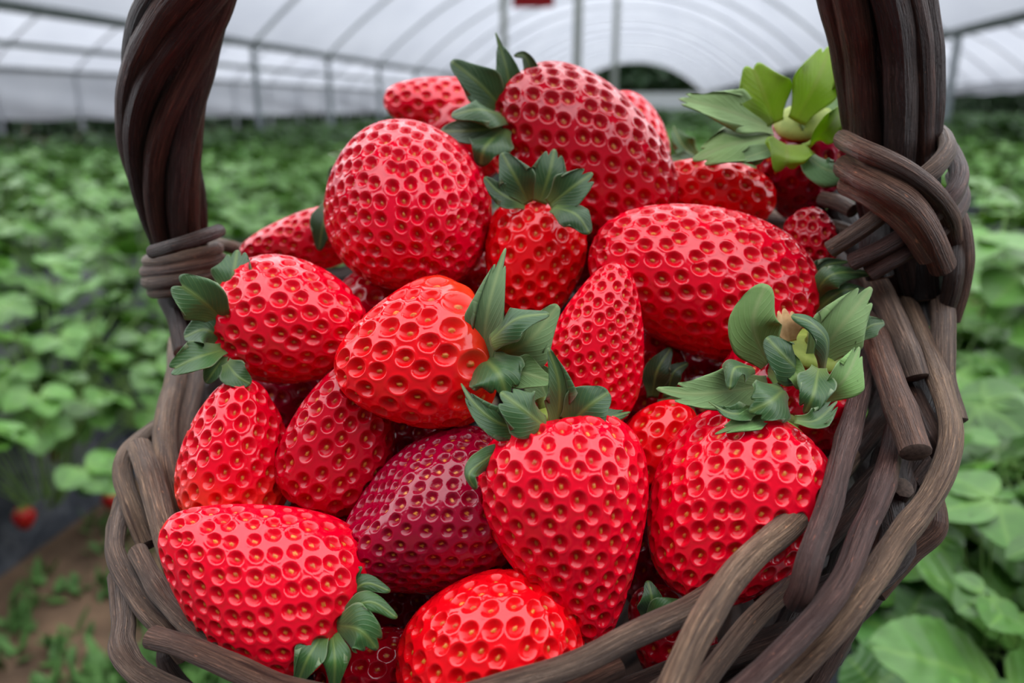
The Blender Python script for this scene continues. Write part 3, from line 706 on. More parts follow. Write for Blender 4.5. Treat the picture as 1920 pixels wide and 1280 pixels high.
R_([(1606, 838, .030), (1548, 910, .012), (1482, 982, .002), (1418, 1036, -.002), (1364, 1095, -.004), (1312, 1180, -.004), (1270, 1270, -.002), (1240, 1340, 0)], 54, TAN, -.016, ((.42, .14),))
R_([(1350, 1100, .010), (1285, 1145, .002), (1180, 1194, 0), (1080, 1244, 0), (960, 1282, 0), (860, 1310, .004)], 46, GREY, -.014, ((.3, .06),))
R_([(1500, 1075, .014), (1468, 1108, .006), (1414, 1160, .002), (1362, 1222, 0), (1312, 1290, 0), (1280, 1340, 0)], 40, GREY, -.006)
R_([(1560, 1150, .010), (1470, 1190, .008), (1380, 1222, .008), (1280, 1255, .010), (1160, 1300, .012)], 46, DKB, 0.0)
R_([(1700, 850, .014), (1640, 900, .010), (1580, 970, .010), (1500, 1060, .012), (1430, 1130, .012)], 50, DKB, 0.0)
R_([(1660, 760, .02), (1640, 800, .012), (1600, 850, .010), (1560, 900, .012)], 46, DKB, 0.0)
R_([(1740, 900, .012), (1755, 965, .006), (1748, 1000, .006), (1700, 1040, .008), (1640, 1110, .010)], 40, BROWN, .004)
R_([(1650, 1060, .012), (1600, 1150, .012), (1555, 1230, .012), (1500, 1320, .014)], 44, DKB, .006)
R_([(1780, 780, .010), (1755, 830, .010), (1700, 900, .012)], 46, DKB, .002)
# front border below the frame
R_([(900, 1310, .004), (780, 1340, 0), (620, 1310, -.002), (520, 1285, 0), (437, 1250, -.002), (353, 1214, -.003), (285, 1194, -.002)][::-1], 46, BROWN, -.012, ((.3, .06),))
R_([(258, 1034, 0), (302, 1112, 0), (353, 1170, 0), (420, 1222, .002), (480, 1262, .006), (600, 1310, .010)], 40, GREY, -.010, ((.22, .14),))
R_([(230, 940, .006), (217, 1000, 0), (220, 1050, -.002), (268, 1135, -.002), (312, 1184, 0), (350, 1230, .006)], 38, GREY, -.004, ((.18, .12),))
R_([(224, 1080, .006), (232, 1165, 0), (230, 1215, -.002), (262, 1262, -.002), (330, 1296, 0), (480, 1350, 0), (700, 1390, 0)], 44, GREY, -.004, ((.30, .1),))
R_([(295, 800, .010), (262, 826, .004), (238, 852, 0), (230, 890, 0), (248, 950, 0), (278, 1022, .004)], 34, TAN, -.004)
R_([(262, 838, .004), (278, 880, 0), (292, 930, 0), (312, 1005, 0), (343, 1085, .004), (372, 1140, .010)], 46, TAN, -.009, ((.4, .04),))
R_([(335, 640, .024), (332, 700, .014), (312, 790, .006), (312, 860, .004), (325, 930, .006), (345, 1000, .014)], 42, TAN, -.008)
R_([(372, 640, .024), (366, 710, .014), (348, 800, .008), (345, 880, .008), (360, 960, .014)], 36, GREY, -.004)
R_([(400, 700, .034), (385, 780, .026), (372, 860, .022)], 40, DKB, 0.0)
R_([(330, 1190, .010), (310, 1235, .010), (345, 1290, .012), (420, 1340, .014)], 36, DKB, .004)
R_([(330, 1100, .012), (380, 1180, .012), (450, 1250, .014), (560, 1310, .016)], 40, DKB, .004)
R_([(560, 1320, .004), (800, 1390, 0), (1000, 1390, 0), (1180, 1330, 0), (1300, 1250, .006)], 46, GREY, -.004)
R_([(700, 1330, 0), (860, 1345, 0), (1020, 1310, .0), (1160, 1250, .006)], 44, BROWN, -.008)
# the border goes on behind the heap
for k in range(9):
    a0 = PI + .25 + k * (PI - .5) / 9
    ro = .006 * (1 if k % 2 else -1)
    pts = [rimpt(a0 + t * .75, 1.0, -.002 + .004 * (k % 3) + .006 * abs(t - .5), ro * (1 - 2 * t)) for t in (0, .25, .5, .75, 1)]
    rod('rod', rim, pts, .0031, (GREY, BROWN, DKB)[k % 3], seed=k, step=.003)
# woven wall: weavers in and out of upright stakes
parts = []
NST = 30
for j in range(17):
    dn = .010 + j * (DEPTH - .012) / 16
    s = 1.0 - .26 * (dn / DEPTH) ** 1.5
    pts = []
    for i in range(NST * 2 + 1):
        ph = 2 * PI * i / (NST * 2)
        o_ = (.0042 if ((i // 1) % 4 in (0, 1)) else -.0042) * (1 if j % 2 else -1)
        pts.append(rimpt(ph, s, dn, o_ * (1 if i % 2 == 0 else .4)))
    parts.append(tube(pts, .0044, seed=j, seg=8, cap=False, step=.004))
V, F, mi, uv = merge(parts)
wall = link('woven_side', mesh_np('woven_side', V, F, [M_BARK, M_CUT], mi, uv), basket, (.085, .058, .05))
for i in range(NST):
    ph = 2 * PI * (i + .5) / NST
    rod('stake', wall, [rimpt(ph, 1.0 - .26 * (dn / DEPTH) ** 1.5, dn) for dn in (.004, .05, .09, DEPTH)], .0028, DKB, seg=8, step=.006, seed=i)
# woven base
parts = []
for j in range(11):
    s = .74 * (1 - j / 11.5)
    parts.append(tube([rimpt(2 * PI * i / 24, s, DEPTH + .002 * math.sin(i * PI / 2 + j * PI)) for i in range(25)], .0046, seed=j, seg=8, cap=False, step=.006))
V, F, mi, uv = merge(parts)
link('woven_base', mesh_np('woven_base', V, F, [M_BARK, M_CUT], mi, uv), basket, DKB)

# handle: two outlines in the picture, joined by the arch above the frame
HP = [((345, 640), .262, 16), ((342, 560), .258, 22), ((338, 470), .254, 44), ((322, 380), .247, 58), ((305, 280), .240, 66), ((303, 200), .234, 70), ((318, 100), .227, 76), ((345, 0), .220, 82),
      ((400, -120), .213, 86), ((520, -300), .206, 88), ((720, -440), .202, 88), ((1000, -500), .200, 88), ((1280, -440), .200, 88), ((1480, -300), .202, 90), ((1590, -140), .206, 92),
      ((1640, 0), .212, 92), ((1662, 100), .218, 88), ((1672, 200), .223, 82), ((1678, 300), .228, 74), ((1690, 400), .232, 66), ((1715, 520), .236, 60), ((1745, 620), .240, 44)]
HC = catmull([P(p[0], p[1], d) for p, d, w in HP], 260)
cumL = np.concatenate([[0], np.cumsum(np.linalg.norm(np.diff(np.array([P(p[0], p[1], d) for p, d, w in HP]), axis=0), axis=1))])
hr = np.interp(np.linspace(0, cumL[-1], 260), cumL, [w * mpp(d) for p, d, w in HP])
HT = unit(np.gradient(HC, axis=0))
v = np.array(CRIGHT); HN = []
for i in range(260):
    v = v - HT[i] * (v @ HT[i]); v /= np.linalg.norm(v); HN.append(v)
HN = np.array(HN); HB = np.cross(HT, HN)
tw = np.linspace(0, 1, 260)
twist = 6.6 * np.interp(tw, [0, .10, .18, .30, .5, .7, .82, 1], [0, .06, .22, .52, .75, .93, .97, 1.0])
handle = rod('handle', basket, HC[::8], [.004, .0075, .0095, .0095, .0095, .008, .005], VDK, cap=False, step=.004)
NS = 8
for k in range(NS):
    rr = hr * .73
    a = twist * TWS + 2 * PI * k / NS + .25 * np.sin(tw * 9 + k * 2) if False else twist + 2 * PI * k / NS + .18 * np.sin(tw * 14 + k * 2.1)
    rj = rr * (1 + .07 * np.sin(tw * 17 + k * 1.7))
    pts = HC + HN * (np.cos(a) * rj)[:, None] + HB * (np.sin(a) * rj)[:, None]
    cr = hr * .325 * (1 + .12 * math.sin(k * 2.3))
    cc = ((.070, .030, .023), (.105, .042, .028), (.070, .040, .034), (.120, .052, .036))[k % 4]
    rod('rod', handle, pts[::4], cr[::4], cc, n=170, seg=14, seed=k, knots=((.1 + .11 * k % .9, .08),))

# binding at the left foot of the handle
def wrap(parent, c, d, w, h, z, ncol, tiltpx, wide):
    pts = []
    for i in range(25):
        a = 2 * PI * i / 24 + .4
        px = c + math.cos(a) * w; py = z - tiltpx * math.cos(a) + math.sin(a) * h
        pts.append(P(px, py, d - math.sin(a) * w * mpp(d)))
    return rod('rod', parent, pts, wide * mpp(d) / 2, ncol, seed=int(z), step=.0015, cap=False)
bl = rod('binding', basket, [P(285, 472, .232), P(335, 458, .225), P(390, 440, .232), P(412, 432, .25)], 25 * mpp(.235) / 2, DKB, step=.0015, seed=3)
for z, w, cc, th in ((478, 64, TAN, 26), (496, 68, BROWN, 26), (516, 66, GREY, 28), (534, 56, TAN, 24)):
    wrap(bl, 343, .254, w, 6, z, cc, 12, th)
R_([(400, 455, 0), (430, 462, 0), (455, 470, .01)], 22, TAN, -.03, parent=bl)
R_([(310, 560, 0), (330, 600, 0), (342, 660, 0)], 30, DKB, -.022, parent=bl)

# crossed binding at the right foot
br = None
def W_(pts, w, color, seed=1, flat=False):
    global br
    q = [P(*p) for p in pts]
    r = w * mpp(.212) / 2
    if br is None: br = rod('binding', basket, q, r, color, seed=seed, step=.0015); return br
    return rod('rod', br, q, r, color, seed=seed, step=.0015, knots=((.5, .08),))
W_([(1580, 262, .222), (1615, 280, .206), (1650, 296, .203), (1700, 322, .202), (1750, 362, .205), (1778, 404, .212), (1785, 450, .222)], 38, BROWN, 1)
W_([(1588, 312, .222), (1620, 330, .208), (1660, 352, .204), (1705, 385, .204), (1740, 435, .206), (1768, 500, .212)], 50, BROWN, 2)
W_([(1590, 345, .224), (1630, 362, .210), (1672, 388, .207), (1712, 430, .207), (1745, 480, .210)], 46, GREY, 3)
W_([(1745, 238, .232), (1768, 256, .222), (1776, 282, .214), (1752, 316, .209), (1715, 345, .209), (1660, 395, .212), (1600, 440, .216), (1556, 468, .220)], 34, GREY, 4)
W_([(1765, 262, .234), (1790, 300, .224), (1798, 336, .216), (1778, 376, .211), (1725, 420, .211), (1660, 462, .213), (1596, 492, .218)], 36, PURP, 5)
W_([(1790, 330, .234), (1800, 372, .224), (1780, 410, .217), (1730, 450, .214), (1680, 480, .214), (1630, 510, .218)], 36, PURP, 6)
W_([(1778, 376, .226), (1800, 420, .222), (1808, 480, .222), (1800, 545, .224), (1782, 600, .226)], 34, BROWN, 7)
W_([(1790, 440, .224), (1790, 500, .220), (1780, 560, .222), (1760, 600, .226)], 34, DKB, 8)
W_([(1540, 372, .25), (1572, 380, .245), (1600, 395, .24)], 32, GREY, 9)
W_([(1540, 420, .25), (1575, 428, .243), (1610, 440, .238)], 30, GREY, 10)
W_([(1640, 420, .226), (1640, 470, .222), (1650, 520, .222)], 50, VDK, 11)
W_([(1720, 440, .230), (1730, 490, .228), (1740, 560, .228)], 60, VDK, 12)

W_([(1555, 345, .268), (1580, 395, .264), (1610, 450, .256), (1640, 520, .248)], 62, VDK, 13)  # very dark rod added to fill this gap with shade
W_([(1520, 395, .272), (1560, 425, .268), (1610, 470, .260)], 50, DKB, 14)

# ------------------------------------------------------------------ ground, beds
def box_mesh(name, lo, hi, mats):
    (x0, y0, z0), (x1, y1, z1) = lo, hi
    V = [(x0, y0, z0), (x1, y0, z0), (x1, y1, z0), (x0, y1, z0), (x0, y0, z1), (x1, y0, z1), (x1, y1, z1), (x0, y1, z1)]
    F = [(0, 3, 2, 1), (4, 5, 6, 7), (0, 1, 5, 4), (1, 2, 6, 5), (2, 3, 7, 6), (3, 0, 4, 7)]
    return mesh_np(name, V, np.array(F), mats, smooth=False)
def grid_mesh(name, x0, x1, y0, y1, nx, ny, f, mats):
    X, Y = np.meshgrid(np.linspace(x0, x1, nx + 1), np.linspace(y0, y1, ny + 1), indexing='ij')
    V = np.stack([X, Y, f(X, Y)], -1).reshape(-1, 3)
    idx = np.arange((nx + 1) * (ny + 1)).reshape(nx + 1, ny + 1)
    F = np.stack([idx[:-1, :-1], idx[1:, :-1], idx[1:, 1:], idx[:-1, 1:]], -1).reshape(-1, 4)
    return mesh_np(name, V, F, mats)
Y_END = 46.0
g = link('ground', grid_mesh('ground', -60, 60, -4, 130, 60, 60, lambda x, y: 0 * x, [M_SOIL])); tag(g, 'brown soil floor of the polytunnel', kind='structure')
def bed(xc, w, hgt, y0, y1):
    n = 18; ny = max(2, int((y1 - y0) / .25))
    t = np.linspace(-1, 1, n + 1)
    xs = xc + t * w / 2; zs = hgt * (1 - np.abs(t) ** 5) - .01
    ys = np.linspace(y0, y1, ny + 1)
    X = np.repeat(xs[:, None], ny + 1, 1); Y = np.repeat(ys[None], n + 1, 0)
    R = np.random.RandomState(int(abs(xc) * 100))
    Z = np.repeat(zs[:, None], ny + 1, 1) + R.normal(0, .006, X.shape) * (np.abs(t)[:, None] < .95)
    V = np.stack([X, Y, Z], -1).reshape(-1, 3)
    idx = np.arange((n + 1) * (ny + 1)).reshape(n + 1, ny + 1)
    F = np.stack([idx[:-1, :-1], idx[1:, :-1], idx[1:, 1:], idx[:-1, 1:]], -1).reshape(-1, 4)
    o = link('raised_bed', mesh_np('raised_bed', V, F, [M_MULCH]))
    return tag(o, 'raised strawberry bed under black mulch film', kind='structure')
BEDS = [(-1.32, .84, .24), (.15, .82, .345), (1.65, .8, .30), (-2.55, .8, .22), (-3.75, .8, .20), (3.0, .8, .30), (-4.9, .8, .18), (4.4, .9, .30), (5.9, .9, .30)]
for xc, w, hg in BEDS: bed(xc, w, hg, -1.0, Y_END - 2)

# ------------------------------------------------------------------ strawberry plants
def leaflet(base, tip, width, nrm, nu, nv, seed, cup=.18, teeth=True):
    """rounded leaflet with a toothed margin; returns closed shell arrays"""
    R = np.random.RandomState(seed)
    base = np.array(base); tip = np.array(tip); ln = np.linalg.norm(tip - base)
    T = unit(tip - base); nr = unit(np.array(nrm, float)); Sd = unit(np.cross(T, nr)); Nn = unit(np.cross(Sd, T))
    us = np.linspace(0, 1, nu + 1); vs = np.linspace(-1, 1, nv + 1)
    U, Vv = np.meshgrid(us, vs, indexing='ij')
    w = np.sin(PI * np.clip(U, 0, 1) ** .82) ** .62 * .98 + .02
    mod = 1.0
    if teeth: mod = 1 + .07 * ((1 - (U * 10) % 1) - .5) * np.clip((np.abs(Vv) - .7) / .3, 0, 1)
    hw = width / 2
    off = cup * hw * np.abs(Vv) ** 1.3 * w + .03 * ln * np.sin(U * 30 - np.abs(Vv) * 5) * .25 - .10 * ln * (U - .35) ** 2 * R.uniform(.2, 2)
    Pt = base + T * (U * ln)[..., None] + Sd * (Vv * w * hw * mod)[..., None] + Nn * off[..., None]
    idx = np.arange((nu + 1) * (nv + 1)).reshape(nu + 1, nv + 1)
    q = np.stack([idx[:-1, :-1], idx[:-1, 1:], idx[1:, 1:], idx[1:, :-1]], -1).reshape(-1, 4)
    V = Pt.reshape(-1, 3); a = V[q[:, 1]] - V[q[:, 0]]; b = V[q[:, 3]] - V[q[:, 0]]
    if (np.cross(a, b) @ Nn).sum() < 0: q = q[:, ::-1]
    th = .0004; n1 = len(V)
    V = np.concatenate([V + Nn * th / 2, V - Nn * th / 2])
    qb = q[:, ::-1] + n1
    uv = np.stack([U, (Vv + 1) / 2], -1).reshape(-1, 2)
    return V, np.concatenate([q, qb]), np.concatenate([np.zeros(len(q)), np.ones(len(qb))]), np.concatenate([uv, uv])
def stalk(a, b, sag, r, seg=6):
    a = np.array(a); b = np.array(b); m = (a + b) / 2 + np.array((0, 0, sag))
    V, F, mi, uv = tube([a, m, b], r, n=8, seg=seg, cap=False, wob=0)
    return V, F[0], np.full(len(F[0]), 2), uv
def cat(parts):
    V = []; F = []; m = []; U = []; o = 0
    for v, f, mi, uv in parts:
        V.append(v); F.append(f + o); m.append(mi); U.append(uv); o += len(v)
    return np.concatenate(V), np.concatenate(F), np.concatenate(m), np.concatenate(U)
def tri_leaf(root, hub, size, heading, up, seed, nu=8, nv=6):
    """one trifoliate leaf: stalk from root to hub and three leaflets"""
    R = random.Random(seed)
    up = Vector(up).normalized(); hd = Vector(heading); hd = (hd - up * hd.dot(up)).normalized(); sd = up.cross(hd)
    out = [stalk(root, hub, .02, .0012)]
    for ang, sc_ in ((0, 1.0), (1.25, .92), (-1.25, .92)):
        dr = hd * math.cos(ang) + sd * math.sin(ang)
        nrm = (up + dr * R.uniform(-.25, .1) + sd * R.uniform(-.15, .15)).normalized()
        l = size * sc_ * R.uniform(.9, 1.1)
        tip = Vector(hub) + (dr - up * R.uniform(-.05, .25)).normalized() * l
        out.append(leaflet(Vector(hub) + dr * .004, tip, l * R.uniform(.82, .98), nrm, nu, nv, R.randrange(9999)))
    return out
LM = [M_LEAF_T, M_LEAF_B, M_PETIOLE]
def plant_leaves(seed, n, spread, hgt, size, nu, nv):
    R = random.Random(seed); out = []
    for i in range(n):
        a = R.uniform(0, 2 * PI); rr = spread * math.sqrt(R.uniform(.02, 1))
        z = hgt * (1 - .55 * (rr / spread) ** 2) * R.uniform(.7, 1.08)
        hub = Vector((rr * math.cos(a), rr * math.sin(a), z))
        hd = Vector((math.cos(a + R.uniform(-.6, .6)), math.sin(a + R.uniform(-.6, .6)), R.uniform(-.2, .2)))
        up = Vector((math.cos(a) * .5 * rr / spread + R.uniform(-.35, .35), math.sin(a) * .5 * rr / spread + R.uniform(-.35, .35), 1))
        out.append(tri_leaf((.02 * math.cos(a), .02 * math.sin(a), 0), hub, size * R.uniform(.75, 1.15), hd, up, R.randrange(99999), nu, nv))
    return out
FAR = []
for s in range(4):
    V, F, mi, uv = cat([x for lf in plant_leaves(s, 46, .24, .25, .050, 5, 4) for x in lf])
    FAR.append(mesh_np('strawberry_plant', V, F, LM, mi, uv))
TINTS = [(.9, 1.0, .9), (1.1, 1.15, 1.0), (.8, .95, .85), (1.25, 1.25, 1.0), (1.0, 1.0, 1.1)]
bz = {b[0]: b[2] for b in BEDS}
def far_plant(x, y, z, s, label, group):
    o = bpy.data.objects.new('strawberry_plant', FAR[rnd.randrange(4)]); COL.objects.link(o)
    o.location = (x, y, z); o.rotation_euler = (rnd.uniform(-.1, .1), rnd.uniform(-.1, .1), rnd.uniform(0, 6.28)); o.scale = (s,) * 3
    t = TINTS[rnd.randrange(5)]; o.color = (*t, 1)
    tag(o, label, 'plant', group)
    return o
# near plants whose leaves show one by one
NEARSETS = []
for s in range(3):
    NEARSETS.append([mesh_np('leaf', *(lambda c: (c[0], c[1]))(cat(lf)), LM, cat(lf)[2], cat(lf)[3]) for lf in plant_leaves(50 + s, 34, .23, .25, .052, 10, 8)])
def near_plant(x, y, z, s, label, group, st, tint=(1, 1, 1), rot=None):
    root = empty('strawberry_plant', Matrix.Translation((x, y, z)) @ Matrix.Rotation(rnd.uniform(0, 6.28) if rot is None else rot, 4, 'Z') @ Matrix.Scale(s, 4))
    tag(root, label, 'plant', group)
    for me in NEARSETS[st]:
        o = bpy.data.objects.new('leaf', me); COL.objects.link(o); o.parent = root
        j = rnd.uniform(.8, 1.25); o.color = (tint[0] * j, tint[1] * j, tint[2] * j, 1)
    return root
near_l = []
near_lab = []
nth = ['first', 'second', 'third', 'fourth', 'fifth', 'sixth', 'seventh', 'eighth', 'ninth']
for j, (xx, rw) in enumerate(((-.95, 'hanging over the black film edge'), (-1.28, 'in the inner row of the left bed'), (-1.55, 'in the far row of the left bed'), (-.90, 'drooping low down the side of the left bed'))):
    for i in range(7):
        near_l.append((xx + rnd.uniform(-.04, .04), .72 + i * .31 + j * .07 + rnd.uniform(-.03, .03), .235 - .075 * (j == 0) - .16 * (j == 3), 1.0))
        near_lab.append('leafy plant %s, %s from the near end' % (rw, nth[i]))
for i, (x, y, z, s) in enumerate(near_l): near_plant(x, y, z, s, near_lab[i], 'strawberry plants on the left bed', i % 3, (1.0, 1.05, 1.0))
near_r = [(.50, .62, .27, .9), (.34, .86, .31, 1.0), (.54, .84, .29, 1.0), (.20, 1.22, .31, 1.0), (.50, 1.25, .31, 1.0), (.40, 1.04, .31, 1.0), (.62, 1.04, .28, 1.0)]
lab_r = ['strawberry plant right below the basket with large pale leaves at the lower right', 'bright green strawberry plant right behind the basket handle foot', 'strawberry plant at the right picture edge beside the basket',
         'strawberry plant behind the basket on the same bed', 'strawberry plant further back on the right bed', 'middle strawberry plant on the bed right of the handle', 'outer strawberry plant near the path right of the handle']
for i, (x, y, z, s) in enumerate(near_r): near_plant(x, y, z, s, lab_r[i], 'strawberry plants on the basket bed', (i + 1) % 3, (1.15, 1.2, 1.05))
for i, (x, y, zz, sc_) in enumerate(((.30, .47, .345, .62), (.42, .47, .34, .62), (.24, .60, .355, .62), (.38, .60, .35, .65), (.52, .52, .33, .6), (.26, .74, .355, .62), (.44, .74, .35, .62), (.22, .43, .35, .5), (.33, .37, .35, .5), (.46, .40, .33, .5), (.17, .52, .355, .5), (.56, .62, .31, .6), (.58, .74, .31, .6))):
    near_plant(x, y, zz - .04, sc_, 'small strawberry plant %s on the basket bed' % ('under the big leaves', 'under the outer big leaves', 'close to the basket side', 'between big leaves and basket', 'at the bed shoulder', 'behind the basket side', 'beyond the big leaves', 'nearest the basket wall', 'lowest below the big leaves', 'at the lower right picture corner', 'half hidden by the rim', 'on the outer slope', 'far along the outer slope')[i],
               'strawberry plants on the basket bed', i % 3, (.75, .85, .75))
# the large leaves right of the rim
lr = empty('strawberry_plant', Matrix.Translation((.33, .40, .325)))
tag(lr, 'strawberry plant with big rounded blue green leaves beneath the right rim', 'plant', 'strawberry plants on the basket bed')
def big(hub, tips, tint, d_up=(0, 0, 1)):
    out = []; h = P(*hub)
    out.append(stalk((.33, .40, .325), h, .01, .0014))
    for (tx, ty, td, w, nr) in tips:
        tpt = P(tx, ty, td)
        out.append(leaflet(h + (tpt - h) * .03, tpt, 1.32 * w * mpp(td), CR @ Vector(nr), 40, 14, rnd.randrange(999), .10))
    V, F, mi, uv = cat(out)
    link('leaf', mesh_np('leaf', V, F, LM, mi, uv), lr, tint)
big((1895, 1175, .46), [(1725, 1060, .44, 150, (.1, .9, .6)), (1950, 1060, .50, 120, (.2, .8, .7)), (2010, 1250, .44, 140, (.2, .9, .6))], (1.1, 1.1, 1.3))
big((1890, 1290, .40), [(1640, 1200, .40, 150, (-.1, .9, .6)), (1850, 1400, .36, 150, (.1, .9, .5)), (2020, 1330, .40, 150, (.1, .9, .5))], (1.15, 1.2, 1.3))
big((1990, 1060, .50), [(1815, 950, .50, 150, (0, .7, .8)), (2010, 900, .54, 150, (.1, .8, .7)), (2150, 1040, .50, 150, (.1, .8, .7))], (1.1, 1.15, 1.3))
big((1760, 965, .54), [(1900, 925, .56, 90, (0, .8, .6)), (1690, 900, .56, 110, (0, .8, .6)), (1800, 1010, .52, 90, (0, .8, .6))], (1.6, 1.5, .9))
big((1690, 1190, .46), [(1740, 1090, .47, 100, (0, .9, .5)), (1590, 1150, .47, 120, (0, .9, .5)), (1660, 1290, .44, 120, (0, .9, .5))], (.8, .95, 1.2))
big((1800, 1060, .52), [(1720, 1000, .53, 100, (0, .9, .5)), (1880, 1000, .54, 110, (0, .9, .5)), (1790, 1150, .49, 100, (0, .9, .5))], (.75, .9, 1.1))
big((1640, 1290, .43), [(1590, 1230, .44, 100, (0, .9, .5)), (1720, 1230, .44, 110, (0, .9, .5)), (1640, 1390, .40, 110, (0, .9, .5))], (.75, .9, 1.2))
big((1860, 1130, .50), [(1800, 1060, .52, 90, (0, .8, .6)), (1960, 1040, .52, 100, (0, .8, .6)), (1750, 1200, .47, 100, (0, .8, .6))], (.9, 1.0, 1.0))
big((1890, 1010, .70), [(1800, 960, .72, 90, (0, .8, .6)), (1960, 940, .74, 90, (0, .8, .6)), (1880, 1090, .66, 90, (0, .8, .6))], (1.1, 1.1, .9))
big((1900, 860, .80), [(1820, 820, .82, 80, (0, .8, .6)), (1950, 790, .84, 80, (0, .8, .6)), (1870, 900, .78, 80, (0, .8, .6))], (1.5, 1.5, .8))
# the rows
npl = 0
spots = []
for xc, w, hg in BEDS:
    y = .9 if abs(xc) > 1.5 else (3.05 if xc < 0 else 1.6)
    while y < Y_END - 3:
        for k in (-1, 0, 1):
            spots.append((abs(y) + abs(xc) * .3, xc + k * .26 + rnd.uniform(-.05, .05), y + rnd.uniform(-.08, .08), hg - .03))
        y += .33
spots = [s for s in spots if s[2] * 0.98 > abs(s[1]) * .85 - .9]
spots.sort()
for i, (_, x, y, z) in enumerate(spots[:280]):
    side = 'left of the basket' if x < 0 else 'right of and behind the basket'
    far_plant(x, y, z, rnd.uniform(.85, 1.05), 'blurred leafy strawberry plant in the planted rows ' + side, 'row plants ' + side)
rest = spots[280:]
big_v = []
src = []
for q_ in range(3):
    R_s = random.Random(q_); lf = []
    for i in range(44):
        a_ = R_s.uniform(0, 6.28); r_ = .25 * math.sqrt(R_s.uniform(.02, 1)); z_ = .25 * (1 - .5 * (r_ / .25) ** 2) * R_s.uniform(.75, 1.08)
        b_ = Vector((r_ * math.cos(a_), r_ * math.sin(a_), z_)); h_ = R_s.uniform(0, 6.28)
        lf.append(leaflet(b_, b_ + Vector((math.cos(h_), math.sin(h_), R_s.uniform(-.3, .3))) * .08, .075, (R_s.uniform(-.5, .5), R_s.uniform(-.5, .5), 1), 3, 2, i, .2, False))
    src.append(cat(lf))
def rz(a, t):
    c, s = math.cos(t), math.sin(t); b = a.copy(); b[:, 0] = a[:, 0] * c - a[:, 1] * s; b[:, 1] = a[:, 0] * s + a[:, 1] * c; return b
rest = [r for r in rest if r[2] < 14 or rnd.random() < .5]
pp = []
for i, (_, x, y, z) in enumerate(rest):
    a, f, mi, u = src[i % 3]
    pp.append((rz(a, rnd.uniform(0, 6)) * rnd.uniform(.95, 1.2) + np.array((x, y, z), np.float32), f, mi, u))
V, F, mi, uv = cat(pp)
o = link('distant_strawberry_rows', mesh_np('distant_strawberry_rows', V, F, LM, mi, uv)); o.color = (1, 1.05, .95, 1)
tag(o, 'far strawberry rows blending into a green carpet towards the tunnel end', 'plants', kind='stuff')

# weeds on the path at the lower left
pp = []
for i in range(330):
    x = rnd.uniform(-.86, -.30); y = rnd.uniform(.35, 1.0)
    if rnd.random() < .75: x = rnd.uniform(-.62, -.3); y = rnd.uniform(.4, .75)
    for j in range(9):
        a = rnd.uniform(0, 6.28); l = rnd.uniform(.01, .028)
        b0 = Vector((x + rnd.uniform(-.02, .02), y + rnd.uniform(-.02, .02), 0)); t0 = b0 + Vector((math.cos(a) * l, math.sin(a) * l, rnd.uniform(.01, .04)))
        pp.append(leaflet(b0, t0, l * .5, (0, 0, 1), 4, 2, j, .1, False))
V, F, mi, uv = cat(pp)
tag(link('path_weeds', mesh_np('path_weeds', V, F, [M_GRASS, M_GRASS], mi, uv)), 'low green weeds on the soil path at lower left', 'weeds', kind='stuff')
# old orange leaves and berries hanging at the left bed
def plain_berry(px, py, d, size, label):
    Mw = Matrix.Translation(P(px, py, d)) @ Matrix.Rotation(PI, 4, 'X')
    root = empty('strawberry', Mw); tag(root, label, 'strawberry', 'strawberries still hanging on the left bed')
    me = berry_mesh(size * 1.15, size, sp=size * .16, depth=size * .02, nu=60, nv=40, seed=5, pale=.2)
    o = bpy.data.objects.new('flesh', me); COL.objects.link(o); o.parent = root; o.color = (.55, .01, .015, 1)
    cal = link('calyx', lathe_mesh('calyx', [(.0001, -size * .55), (size * .2, -size * .55), (size * .12, -size * .62), (.0001, -size * .62)], Mw, 12, [M_STEM]), root)
    for i in range(6):
        a = i * PI / 3; e = Vector((math.cos(a), math.sin(a), 0))
        pts = [Mw @ (e * size * f + Vector((0, 0, -size * .56 + size * f * .25))) for f in (.1, .3, .5)]
        V, F, mi, uv = blade(pts, size * .25, Mw.to_3x3() @ Vector((0, 0, -1)), .2, 1, .05, .5, nu=6, nv=4)
        link('sepal', mesh_np('sepal', V, F, [M_SEP_T, M_SEP_B], mi, uv), cal)
    link('stem', mesh_np('stem', *(lambda c: (c[0], c[1]))(stalk(Mw @ Vector((0, 0, -size * .6)), Mw @ Vector((0, .02, -size * 2.2)), .0, .0015)), [M_PETIOLE]), root)
plain_berry(45, 972, 1.12, .030, 'red strawberry hanging over the black film at the far lower left')
plain_berry(207, 938, 1.25, .026, 'red strawberry hanging beside the left rim over the black film')
for i, (px, py, d, lab) in enumerate(((105, 860, 1.25, 'old orange leaf on the left bed, left one of two'), (135, 905, 1.2, 'old orange leaf low on the left bed above the black film'))):
    b0 = P(px - 14, py, d); t0 = P(px + 15, py - 16, d)
    V, F, mi, uv = leaflet(b0, t0, .03, VIEW + Vector((0, 0, .6)), 8, 6, i)
    tag(link('old_leaf', mesh_np('old_leaf', V, F, [M_OLDLEAF, M_OLDLEAF], mi, uv)), lab, 'leaf', 'old leaves on the left bed')

